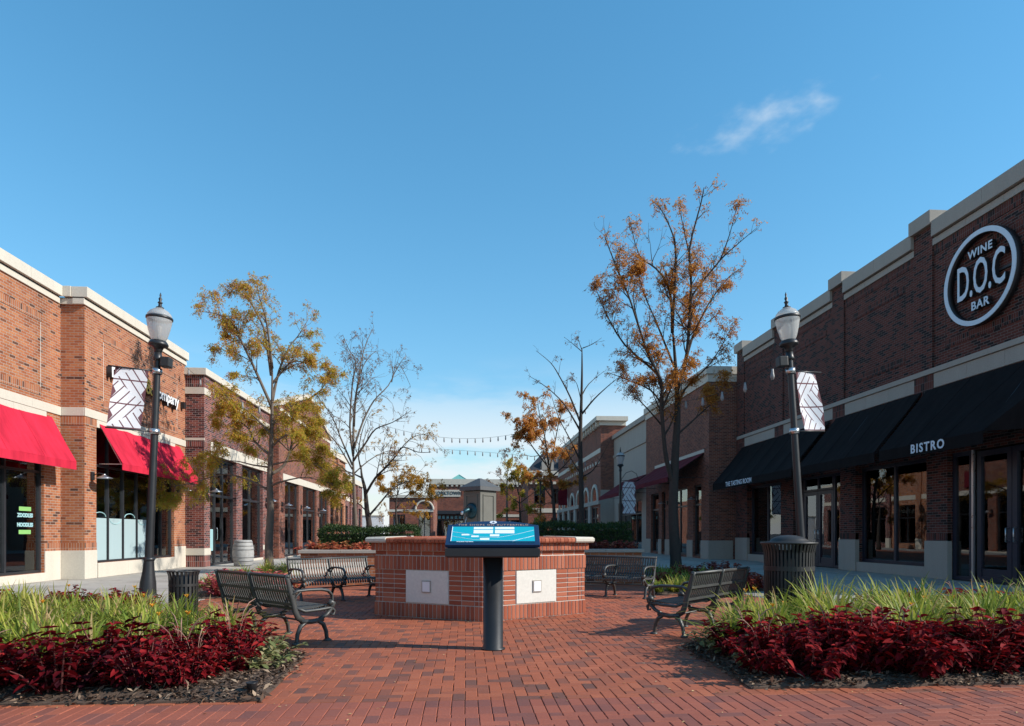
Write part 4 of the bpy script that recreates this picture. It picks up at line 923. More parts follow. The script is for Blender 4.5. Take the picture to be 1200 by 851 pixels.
# ================================================================ FOUNTAIN
FT = thing('brick_fountain', 'hexagonal red brick fountain with pale stone panels in the plaza', 'fountain', (FC.x, FC.y, 0), False)
def hexpts(r, z): return [(r*math.cos(R(-90+60*i)), r*math.sin(R(-90+60*i)), z) for i in range(6)]
rim = FS
m = MB(); o_, i_ = hexpts(rim-.009, 0), hexpts(rim-.42, 0); v = []; f = []
for z, (a, b) in ((-.02, (o_, i_)), (1.06, (o_, i_))): v += [(p[0], p[1], z) for p in a]+[(p[0], p[1], z) for p in b]
for i in range(6):
    j = (i+1) % 6; f += [(i, j, 12+j, 12+i), (6+j, 6+i, 18+i, 18+j), (12+i, 12+j, 18+j, 18+i)]
m.add(v, f); m.build('mortar_core', 'mortar', FT)
for z0_, z1_, pr_ in ((-.01, .200, .004), (.680, .877, .006), (.952, 1.062, .047)):
    MB().hexa(hexpts(rim+pr_/math.cos(R(30)), z0_), hexpts(rim+pr_/math.cos(R(30)), z1_)).build('mortar_bed', 'mortar', FT)
MB().hexa(hexpts(rim-.42, 0.0), hexpts(rim-.42, .92)).build('basin_water', 'water', FT)
def bevel_brick(w, d, h, e=.003):
    """a brick w wide (x), d deep (y, front at 0, back at d), h tall from 0, front edges chamfered"""
    g = .0052; x0, x1, z0, z1 = -w/2+g, w/2-g, g, h-g
    v = [(x0, e, z0), (x1, e, z0), (x1, e, z1), (x0, e, z1), (x0+e, 0, z0+e), (x1-e, 0, z0+e), (x1-e, 0, z1-e), (x0+e, 0, z1-e), (x0, d, z0), (x1, d, z0), (x1, d, z1), (x0, d, z1)]
    f = [(4, 5, 6, 7), (0, 1, 5, 4), (1, 2, 6, 5), (2, 3, 7, 6), (3, 0, 4, 7), (0, 8, 9, 1), (1, 9, 10, 2), (2, 10, 11, 3), (3, 11, 8, 0)]
    return v, f
bcache = {}; joined = MB(); nobj = 0
order = [5, 0, 1, 4, 2, 3]
for fi in order:
    a0, a1 = R(-90+60*fi), R(-90+60*(fi+1)); p0 = Vector((rim*math.cos(a0), rim*math.sin(a0), 0)); p1 = Vector((rim*math.cos(a1), rim*math.sin(a1), 0))
    L = (p1-p0).length; tx = (p1-p0).normalized(); nrm = Vector((tx.y, -tx.x, 0)); rz = math.atan2(tx.y, tx.x); mid = (p0+p1)/2
    rows = []                                         # (s centre, z, w, h, proud, depth)
    def course(z, h, w, proud, L_, holes=None, edges=None):
        n = max(1, round(L_/w)); ww_ = L_/n
        for i in range(n):
            s = -L_/2+(i+.5)*ww_
            rows.append((s, z, ww_, h, proud, .09))
    Lx = L
    course(0.0, .203, .0677, .012, Lx+.014)
    panel = .36; half = L/2
    for k in range(7):
        z = .203+k*.0677
        for sg_ in (-1, 1):
            segs = [(panel, .205), (panel+.205, .205)]; rem = half-(panel+.41); segs += [(panel+.41, rem/2), (panel+.41+rem/2, rem/2)]
            for s, w in segs: rows.append((sg_*(s+w/2), z, w, .0677, 0, .09))
    course(.677, .203, .0677, .014, Lx+.016); course(.880, .068, .203, -.004, Lx-.005); course(.948, .118, .0677, .055, Lx+.064)
    for s, z, w, h, pr, dp in rows:
        pos = mid+tx*s+nrm*pr+Vector((0, 0, z))
        if fi in (5, 0) and nobj < 300:
            key = (round(w, 3), round(h, 3))
            if key not in bcache: vv, ff = bevel_brick(w, dp, h); bcache[key] = MB().add(vv, ff).mesh('brick', 'fountain_brick')
            put('brick', bcache[key], FT, pos, (0, 0, rz)); nobj += 1
        else:
            vv, ff = bevel_brick(w, dp, h); mt = Matrix.Translation(pos) @ Matrix.Rotation(rz, 4, 'Z'); joined.add([mt @ Vector(q) for q in vv], ff, random.random())
    # limestone panel with spout plate
    mt = Matrix.Translation(mid) @ Matrix.Rotation(rz, 4, 'Z')
    def loc(q): return mt @ Vector(q)
    pm = MB(); pm.hexa([loc((-.352, -.008, .21)), loc((.352, -.008, .21)), loc((.352, .08, .21)), loc((-.352, .08, .21))], [loc((-.352, -.008, .672)), loc((.352, -.008, .672)), loc((.352, .08, .672)), loc((-.352, .08, .672))])
    po = pm.build('stone_panel', 'panel_stone', FT, bevel=.006)
    q = MB(); q.hexa([loc((-.075, -.02, .36)), loc((.075, -.02, .36)), loc((.075, -.007, .36)), loc((-.075, -.007, .36))], [loc((-.075, -.02, .53)), loc((.075, -.02, .53)), loc((.075, -.007, .53)), loc((-.075, -.007, .53))]); q.build('plate_frame', 'limestone_grey', po)
    q = MB(); q.hexa([loc((-.06, -.026, .375)), loc((.06, -.026, .375)), loc((.06, -.019, .375)), loc((-.06, -.019, .375))], [loc((-.06, -.026, .515)), loc((.06, -.026, .515)), loc((.06, -.019, .515)), loc((-.06, -.019, .515))]); q.build('light_plate', 'white_paint', po)  # metal plate: flat white stands in for its bright reflection
    # cap: rowlock bricks between stone corners
    prof = [(.115, 1.066), (.125, 1.085), (.125, 1.115), (.10, 1.135), (-.40, 1.15), (-.40, 1.066)]   # (outward, z)
    Lc = L+.12; cs = .34
    n = round((Lc-2*cs)/.0677); wc = (Lc-2*cs)/n
    for i in range(n):
        s = -Lc/2+cs+(i+.5)*wc; g = .004
        ring0 = [mid+tx*(s-wc/2+g)+nrm*o+Vector((0, 0, z)) for o, z in prof]; ring1 = [mid+tx*(s+wc/2-g)+nrm*o+Vector((0, 0, z)) for o, z in prof]
        joined.hexa(ring1, ring0, random.random())
joined.build('brickwork', 'fountain_brick_joined', FT, kind='stuff')
for i in range(6):                                   # stone cap corners (mitred wings)
    am, ap, an = R(-90+60*i), R(-90+60*(i-1)), R(-90+60*(i+1))
    c0 = Vector((math.cos(am), math.sin(am), 0))
    prof = [(.12, 1.064), (.135, 1.085), (.135, 1.12), (.11, 1.143), (-.40, 1.157), (-.40, 1.064)]
    ringm = [c0*((rim*math.cos(R(30))+o)/math.cos(R(30)))+Vector((0, 0, z)) for o, z in prof]
    m = MB()
    for sgn, a2 in ((-1, ap), (1, an)):
        c1 = Vector((math.cos(a2), math.sin(a2), 0)); tx = (c1*rim-c0*rim).normalized(); nrm = (c0+c1).normalized()
        base = c0*rim+tx*(-.06+.335)
        rg = [base+nrm*o+Vector((0, 0, z)) for o, z in prof]
        if sgn > 0: m.hexa(rg, ringm)
        else: m.hexa(ringm, rg)
    m.build('cap_stone', 'limestone', FT)
# pedestal in the middle
b_ = .19
pd = MB().box(-b_, b_, -b_, b_, .85, 1.88).build('pedestal', 'pedestal_paint', FT, rot=(0, 0, R(45)), bevel=.01)
e_ = .235
MB().box(-e_, e_, -e_, e_, 1.885, 1.945).build('eave', 'pedestal_roof', pd)
MB().add([(-e_, -e_, 1.946), (e_, -e_, 1.946), (e_, e_, 1.946), (-e_, e_, 1.946), (-.02, -.02, 2.09), (.02, -.02, 2.09), (.02, .02, 2.09), (-.02, .02, 2.09)], [(0, 1, 5, 4), (1, 2, 6, 5), (2, 3, 7, 6), (3, 0, 4, 7), (4, 5, 6, 7), (3, 2, 1, 0)]).build('roof', 'pedestal_roof', pd)
for k in range(4):
    fr = MB()
    for x0, x1, z0, z1 in ((-.13, .13, 1.80, 1.82), (-.13, .13, 1.24, 1.26), (-.13, -.11, 1.261, 1.799), (.11, .13, 1.261, 1.799)): fr.box(x0, x1, -b_-.012, -b_-.001, z0, z1)
    o = fr.build('panel_moulding', 'pedestal_paint', pd); o.rotation_euler = (0, 0, R(90*k))
for k in (0, 1, 2, 3):                                # spout: disc, fish head and pipe
    if k in (0,): continue
    sp = MB().lathe([(.12, 0), (.13, .015), (.09, .035), (.03, .05)], 18).mesh('spout_rosette', 'bronze_green', True)
    o = put('spout_rosette', sp, pd); o.rotation_euler = (R(90), 0, R(90*k)); a = R(90*k); o.location = (math.sin(a)*(b_+.001), -math.cos(a)*(b_+.001), 1.56)
o = MB().tube([(0, 0, 0), (0, -.06, .015), (0, -.13, -.01), (0, -.16, -.05)], [.035, .04, .03, .018], 8).build('spout_head', 'bronze_green', pd, True); o.location = (-b_-.03, 0, 1.56); o.rotation_euler = (0, 0, R(-90))
o = MB().tube([(0, -.05, .0), (0, -.10, -.005), (0, -.12, -.03)], [.026, .03, .02], 8).build('spout_mouth', 'steel', pd, True); o.location = (-b_-.09, .02, 1.53); o.rotation_euler = (0, 0, R(-90))
MB().tube([(-b_-.05, .06, 1.46), (-b_-.10, .07, 1.30), (-b_-.15, .08, 1.16)], .008, 6).build('spout_rod', 'steel', pd)
# ================================================================ DIRECTORY SIGN
SG = thing('directory_sign', 'blue and cyan map directory lectern on thick black post', 'sign', (.29, 6.90, 0), False, None, R(-3.5))
MB().lathe([(.125, 0), (.125, .012), (.103, .02), (.103, .98)], 32).build('post', 'metal_black', SG, True)
va, vb = Vector((0, -.24, 1.055)), Vector((0, .18, 1.30)); sv = (vb-va).normalized(); sn = Vector((0, -sv.z, sv.y)); sl_ = (vb-va).length
def sp(u, v, n): return Vector((u, 0, 0))+va+sv*v+sn*n
def sslab(poly, n0, n1):
    return MB().hexa([sp(u, v, n0) for u, v in poly], [sp(u, v, n1) for u, v in poly])
MB().prismx([(-.245, .955), (.12, .955), (.16, 1.28), (-.245, 1.02)], -.46, .46).build('housing', 'metal_black', SG, bevel=.008)
fp = [(-.475, 0), (.475, 0), (.475, .40), (.40, .415), (.37, .435), (.2, .475), (0, .49), (-.2, .475), (-.37, .435), (-.40, .415), (-.475, .40)]
sslab(fp, .0, .035).build('frame', 'navy', SG, bevel=.005)
MB().box(-.475, .475, -.27, -.246, .965, 1.05).build('front_rail', 'metal_black', SG, bevel=.005)
mpn = sslab([(-.425, .035), (.425, .035), (.425, .355), (-.425, .355)], .0352, .040).build('map_panel', 'map_cyan', SG)
def mrect(name, u0, u1, v0, v1, mat, n=.0405): return sslab([(u0, v0), (u1, v0), (u1, v1), (u0, v1)], n, n+.0012).build(name, mat, mpn)
mrect('legend_bar', -.425, .425, .035, .06, 'navy'); mrect('map_edge', -.425, -.418, .061, .355, 'map_white')
for u0, u1, v0, v1 in ((-.20, .0, .30, .345), (.02, .22, .30, .345), (-.20, .0, .215, .285), (.02, .22, .215, .285)): mrect('store_block', u0, u1, v0, v1, 'map_white')
for u0, u1, v0, v1 in ((-.32, -.24, .175, .20), (-.22, -.145, .14, .17), (-.03, .065, .155, .195), (-.13, -.035, .085, .12)): mrect('map_label', u0, u1, v0, v1, 'map_white')
def mline(pts): MB().tube([sp(u, v, .0415) for u, v in pts], .0016, 4).build('map_road', 'map_white', mpn)
mline([(-.42, .25), (-.25, .20), (-.12, .14), (.05, .13), (.25, .2), (.42, .28)]); mline([(-.42, .16), (-.2, .09), (0, .075), (.2, .07), (.42, .16)]); mline([(.2, .06), (.34, .13), (.42, .17)])
def stext(body, u, v, size, mat, wt=0, spc=1.0, par=None, n=.036):
    q = Matrix((Vector((1, 0, 0)), sv, sn)).transposed(); o = put('sign_text', text_mesh(body, size, .0008, mat, wt, spc), par or SG, sp(u, v, n)); o.rotation_euler = q.to_euler(); return o
stext('THE SHOPS ON BUTTERFIELD', 0, .398, .044, 'gold_letter', .0006, 1.3); stext('YORKTOWN', -.28, .047, .024, 'map_white', .0005, 1.3, SG, .0425)
lg = MB()
for k in range(6):
    a = R(60*k+30); b = R(60*k+80); r0, r1 = .018, .040
    lg.hexa([sp(r0*math.cos(a), .455+r0*.75*math.sin(a), .0352), sp(r1*math.cos(a), .455+r1*.75*math.sin(a), .0352), sp(r1*math.cos(b), .455+r1*.75*math.sin(b), .0352), sp(r0*math.cos(b), .455+r0*.75*math.sin(b), .0352)],
            [sp(r0*math.cos(a), .455+r0*.75*math.sin(a), .037), sp(r1*math.cos(a), .455+r1*.75*math.sin(a), .037), sp(r1*math.cos(b), .455+r1*.75*math.sin(b), .037), sp(r0*math.cos(b), .455+r0*.75*math.sin(b), .037)])
lg.build('emblem', 'map_white', SG)
# ================================================================ BENCHES
BL = 1.76
def spath():
    p = [(-.315, .80), (-.30, .72), (-.268, .62), (-.235, .52), (-.20, .46), (-.15, .425), (-.08, .41), (.05, .415), (.18, .43), (.25, .432), (.30, .415), (.325, .375), (.325, .34)]
    return p
def strap(path, w, th):
    m = MB(); n = len(path); v = []; f = []
    for i, (y, z) in enumerate(path):
        a, b = path[max(i-1, 0)], path[min(i+1, n-1)]; t = Vector((b[0]-a[0], b[1]-a[1])).normalized(); nn = Vector((-t.y, t.x))*th/2
        for x, s in ((-w/2, 1), (w/2, 1), (w/2, -1), (-w/2, -1)): v.append((x, y+nn.x*s, z+nn.y*s))
    for i in range(n-1):
        for k in range(4): q = (k+1) % 4; f.append((i*4+k, i*4+q, i*4+4+q, i*4+4+k))
    f += [(3, 2, 1, 0), (n*4-4, n*4-3, n*4-2, n*4-1)]
    return m.add(v, f)
BM = {}
BM['slat'] = strap(spath(), .030, .009).mesh('slat', 'bench_metal')
fr = MB(); yz = lambda l: [(0, y, z) for y, z in l]
fr.tube(yz([(-.345, .835), (-.325, .78), (-.29, .64), (-.245, .50), (-.225, .40), (-.19, .32), (-.12, .275)]), [.017, .020, .022, .024, .026, .026, .024], 8, 1.5)     # back post sweeping into the hub
fr.tube(yz([(-.15, .27), (0, .255), (.15, .27)]), [.028, .03, .028], 8, 1.3)
fr.tube(yz([(.10, .275), (.20, .32), (.27, .39)]), [.022, .024, .022], 8, 1.3)
fr.tube(yz([(-.225, .44), (-.1, .385), (.1, .39), (.27, .405), (.315, .36), (.30, .31), (.265, .32)]), [.018, .02, .02, .02, .018, .015, .012], 8, 1.3)
fr.tube(yz([(-.08, .26), (-.155, .21), (-.195, .12), (-.205, .04), (-.215, .015)]), [.026, .026, .023, .022, .026], 8, 1.3)
fr.tube(yz([(.08, .26), (.155, .21), (.195, .12), (.205, .04), (.215, .015)]), [.026, .026, .023, .022, .026], 8, 1.3)
BM['frame'] = fr.mesh('end_frame', 'bench_metal', True)
ft = MB(); ft.lathe([(.05, 0), (.05, .014), (.03, .03)], 14); BM['foot'] = ft.mesh('foot', 'bench_metal', True)
ar = MB(); ar.tube(yz([(-.275, .60), (-.20, .635), (-.05, .640), (.12, .635), (.22, .615), (.275, .56), (.285, .49), (.26, .44)]), [.016, .018, .019, .02, .02, .018, .016, .016], 8, 1.6)
ar.tube(yz([(-.25, .53), (-.20, .58), (-.17, .61), (-.14, .628)]), .012, 6, 1.3)
ar.tube([(0, .235, .44), (0, .265, .475), (0, .295, .455), (0, .285, .42), (0, .25, .415)], [.03, .035, .035, .03, .02], 8, 1.2)
BM['arm'] = ar.mesh('armrest', 'bench_metal', True)
def bench(label, loc, rz):
    t = thing('park_bench', label, 'bench', loc, False, None, rz); t.scale = (.91, .91, .91)
    nb = 15
    for b in (-1, 1):
        for i in range(nb): put('slat', BM['slat'], t, (b*BL/4+((i+.5)/nb-.5)*(BL/2-.05), 0, 0))
    for x in (-BL/2, 0, BL/2):
        f = put('end_frame', BM['frame'], t, (x, 0, 0))
        for y in (-.215, .215): put('foot', BM['foot'], f, (0, y, 0))
        put('armrest', BM['arm'], t, (x, 0, 0))
    MB().tube([(-BL/2-.02, -.325, .812), (BL/2+.02, -.325, .812)], .021, 10).build('top_rail', 'bench_metal', t, True)
    MB().tube([(-BL/2, -.02, .255), (BL/2, -.02, .255)], .012, 8).build('stretcher', 'bench_metal', t, True)
    for nme, y, z in (('back_strap', -.284, .63), ('seat_strap', -.15, .412), ('seat_strap', .2, .418), ('lower_strap', -.232, .475)): MB().box(-BL/2+.01, BL/2-.01, y-.012, y-.004, z-.016, z+.016).build(nme, 'bench_metal', t)
    return t
bench('slatted metal bench seen from behind, next to the small trash can', (-2.24, 8.00, 0), R(-45))
bench('slatted metal bench seen from behind, close to domed trash can', (2.95, 8.22, 0), R(45))
bench('slatted metal bench facing forward by planter with orange coleus', (-2.30, 12.20, 0), R(180+42))
bench('slatted metal bench in shade, partly hidden behind the brick fountain', (2.78, 12.60, 0), R(180-40))
# ================================================================ TRASH CANS
def can(label, loc, r, h, n, dome):
    t = thing('trash_can', label, 'trash can', loc)
    prof = [(r*.97, .05), (r, h*.35), (r, h*.72), (r*1.02, h*.88), (r*1.12, h*.985)]
    me = MB(); v = []; f = []; w = math.pi*r/n*1.15
    for k, (rr_, z) in enumerate(prof):
        for x, dy in ((-w/2, 0), (w/2, 0), (w/2, .012), (-w/2, .012)): v.append((x, -rr_+dy, z))
    for k in range(len(prof)-1):
        for q in range(4): p = (q+1) % 4; f.append((k*4+q, k*4+p, k*4+4+p, k*4+4+q))
    f += [(3, 2, 1, 0), tuple(len(prof)*4-4+i for i in range(4))]
    me = me.add(v, f).mesh('slat', 'can_metal')
    for i in range(n): put('slat', me, t, (0, 0, 0), (0, 0, 2*math.pi*i/n))
    MB().lathe([(r*1.08, h*.975), (r*1.15, h*.98), (r*1.15, h), (r*1.07, h), (r*1.08, h*.975)], 40, cap=False).build('rim', 'can_metal', t, True)
    MB().lathe([(r*1.005, h*.66), (r*1.02, h*.66), (r*1.02, h*.715), (r*1.005, h*.715)], 40, cap=False).build('band', 'can_metal', t)
    MB().lathe([(r*.98, .02), (r*1.01, .02), (r*1.01, .07), (r*.96, .07)], 40).build('base_ring', 'can_metal', t)
    MB().lathe([(r*.80, .06), (r*.85, h*.9), (r*.83, h*.9), (r*.78, .08)], 32).build('liner', 'metal_black', t, True)
    if dome: MB().lathe([(r*1.12, h*.985), (r*1.0, h*1.0), (r*.78, h*1.008), (r*.74, h*1.03), (r*.55, h*1.06), (r*.3, h*1.08), (.001, h*1.085)], 36, cap=False).build('dome_lid', 'can_metal', t, True)
    return t
can('small open slatted trash can between lamp post and bench', (-4.08, 9.98, 0), .195, .66, 22, False)
can('large slatted trash can with shallow domed lid behind flower bed', (4.22, 8.42, 0), .305, 1.085, 42, True)
# ================================================================ STREET LAMPS
def flute(m, prof, n, depth):
    v = []; f = []
    for r, z in prof:
        for i in range(n*2): a = math.pi*i/n; q = r*(1-(depth if i % 2 else 0)); v.append((q*math.cos(a), q*math.sin(a), z))
    k = n*2
    for j in range(len(prof)-1):
        for i in range(k): f.append((j*k+i, j*k+(i+1) % k, (j+1)*k+(i+1) % k, (j+1)*k+i))
    m.add(v, f)
LM = {}
m = MB(); m.lathe([(.175, 0), (.175, .05), (.155, .08), (.148, .11)], 24); flute(m, [(.148, .11), (.135, .3), (.10, .52), (.084, .72)], 12, .05); m.lathe([(.092, .71), (.10, .735), (.092, .76), (.074, .78)], 24); LM['base'] = m.mesh('base', 'metal_black', True)
m = MB(); flute(m, [(.074, .76), (.054, 4.45)], 12, .06); m.lathe([(.07, 4.43), (.085, 4.46), (.07, 4.50), (.06, 4.6)], 20); LM['pole'] = m.mesh('pole', 'metal_black', True)
LM['collar'] = MB().lathe([(.06, 4.55), (.075, 4.62), (.10, 4.68), (.17, 4.70), (.185, 4.73), (.17, 4.76), (.155, 4.78), (.14, 4.80)], 28).mesh('collar', 'metal_black', True)
LM['globe'] = MB().lathe([(.12, 4.80), (.155, 4.86), (.195, 5.0), (.225, 5.14), (.23, 5.20)], 32, cap=False).mesh('globe', 'globe_glass', True)
LM['bulb'] = MB().lathe([(.03, 4.8), (.035, 4.9), (.06, 5.0), (.05, 5.08), (.001, 5.12)], 14).mesh('bulb', 'white_paint', True)
LM['band'] = MB().lathe([(.228, 5.19), (.245, 5.20), (.245, 5.235), (.228, 5.245)], 32, cap=False).mesh('band', 'metal_black', True)
LM['cap'] = MB().lathe([(.235, 5.235), (.215, 5.29), (.17, 5.345), (.10, 5.39), (.06, 5.41)], 32).mesh('cap', 'globe_glass', True)
LM['finial'] = MB().lathe([(.07, 5.40), (.075, 5.42), (.035, 5.44), (.03, 5.49), (.05, 5.51), (.02, 5.54), (.035, 5.58), (.012, 5.62), (.02, 5.65), (.002, 5.70)], 14).mesh('finial', 'metal_black', True)
BA = R(20)
def lamp(label, loc, lean, side=0, box=0, group=None, hs_=1.0):
    t = thing('street_lamp', label, 'street lamp', loc, group=group); t.rotation_euler = (0, lean, 0)
    for k in ('base', 'pole', 'collar', 'globe', 'bulb', 'band', 'cap', 'finial'):
        q = put(k, LM[k], t)
        if k in ('collar', 'globe', 'bulb', 'band', 'cap', 'finial'): q.scale = (.93, .93, 1)
    t.scale = (1, 1, hs_)
    if side:
        for z in (3.11, 4.23):
            a = MB().tube([(0, 0, z), (side*.78*math.cos(BA), side*.78*math.sin(BA), z)], .014, 8).build('banner_arm', 'metal_black', t, True)
            MB().lathe([(.075, z-.05), (.085, z-.05), (.085, z+.05), (.075, z+.05)], 20, cap=False).build('arm_clamp', 'steel', a, True)
    if box: MB().box(min(box*.07, box*.24), max(box*.07, box*.24), -.09, .09, 4.31, 4.50).build('speaker_box', 'can_metal', t, bevel=.02)
    return t
lampL = lamp('black lamp post beside orange brick shop with red awnings', (-5.80, 12.62, 0), R(2.4), -1, 1, None, .985)
lampR = lamp('black lamp post in front of the dark brick wine bar', (6.32, 12.0, 0), R(-3.7), 1, -1)
def banner(label, lampo, side, z0, z1, w, sway, bow):
    nx, nz = 6, 12; v = []; f = []; uv = []
    for th in (0, 1):
        for j in range(nz+1):
            for i in range(nx+1):
                a, b = i/nx, j/nz
                z = z0+(z1-z0)*b; x = side*(.14+a*w)+side*sway*(1-b)*1.0; y = bow*math.sin(math.pi*b)*math.sin(math.pi*(.2+.8*a))*.06-.004*th+.03*math.sin(b*5+a*3)*(a)
                v.append((x*math.cos(BA)-y*math.sin(BA), x*math.sin(BA)+y*math.cos(BA), z)); uv.append((a, b))
    K = (nx+1)*(nz+1)
    for th in (0, 1):
        for j in range(nz):
            for i in range(nx): q = [th*K+j*(nx+1)+i, th*K+j*(nx+1)+i+1, th*K+(j+1)*(nx+1)+i+1, th*K+(j+1)*(nx+1)+i]; f.append(tuple(q if th else q[::-1]))
    me = mesh_from('banner', v, f, 'banner_print', True); lay = me.uv_layers['UVMap']
    for l in me.loops: lay.data[l.index].uv = uv[l.vertex_index]
    o = put('lamp_banner', me); o.location = lampo.location; o.rotation_euler = lampo.rotation_euler; o.scale = lampo.scale; tag(o, label, 'banner'); return o
banner('white and maroon leaf patterned banner in front of orange brick wall', lampL, -1, 3.12, 4.22, .53, .09, 1)
banner('white and maroon leaf patterned banner in front of dark brick wall', lampR, 1, 3.12, 4.22, .52, .13, 1)
lf = PG(727, 652); lampF = lamp('black lamp post by the maroon awnings beyond the planter hedge', (lf.x, lf.y, 0), 0, 0, 0)
lf2 = Vector((5.0, 44.0, 0)); lamp('slim dark lamp post among the orange trees near mansard roofed block', (lf2.x, lf2.y, 0), 0, 0, 0)
m = MB(); m.tube([(.05, 0, 4.0), (.3, 0, 4.35), (.6, 0, 4.45), (.85, 0, 4.3), (.95, 0, 4.0)], .015, 6); m.tube([(0, 0, 3.95), (.98, 0, 3.95)], .014, 6); m.build('banner_bracket', 'metal_black', lampF, True)
banner('white and maroon leaf patterned banner hanging by maroon awnings', lampF, 1, 2.2, 3.9, .80, 0.0, .5)
# ================================================================ WINE BARREL
br = PG(285, 663.5); BRL = thing('wine_barrel', 'grey weathered wooden barrel standing outside the dark red brick shop', 'barrel', (br.x, br.y, 0))
MB().lathe([(.28, 0), (.30, .02), (.355, .25), (.375, .47), (.355, .70), (.30, .92), (.29, .95), (.27, .95), (.26, .91), (.001, .91)], 28).build('staves', 'barrel_wood', BRL, True)
for z, r in ((.06, .318), (.20, .349), (.33, .369), (.61, .369), (.74, .349), (.88, .318)): MB().lathe([(r, z-.02), (r+.006, z-.02), (r+.006, z+.02), (r, z+.02)], 28, cap=False).build('hoop', 'barrel_hoop', BRL, True)
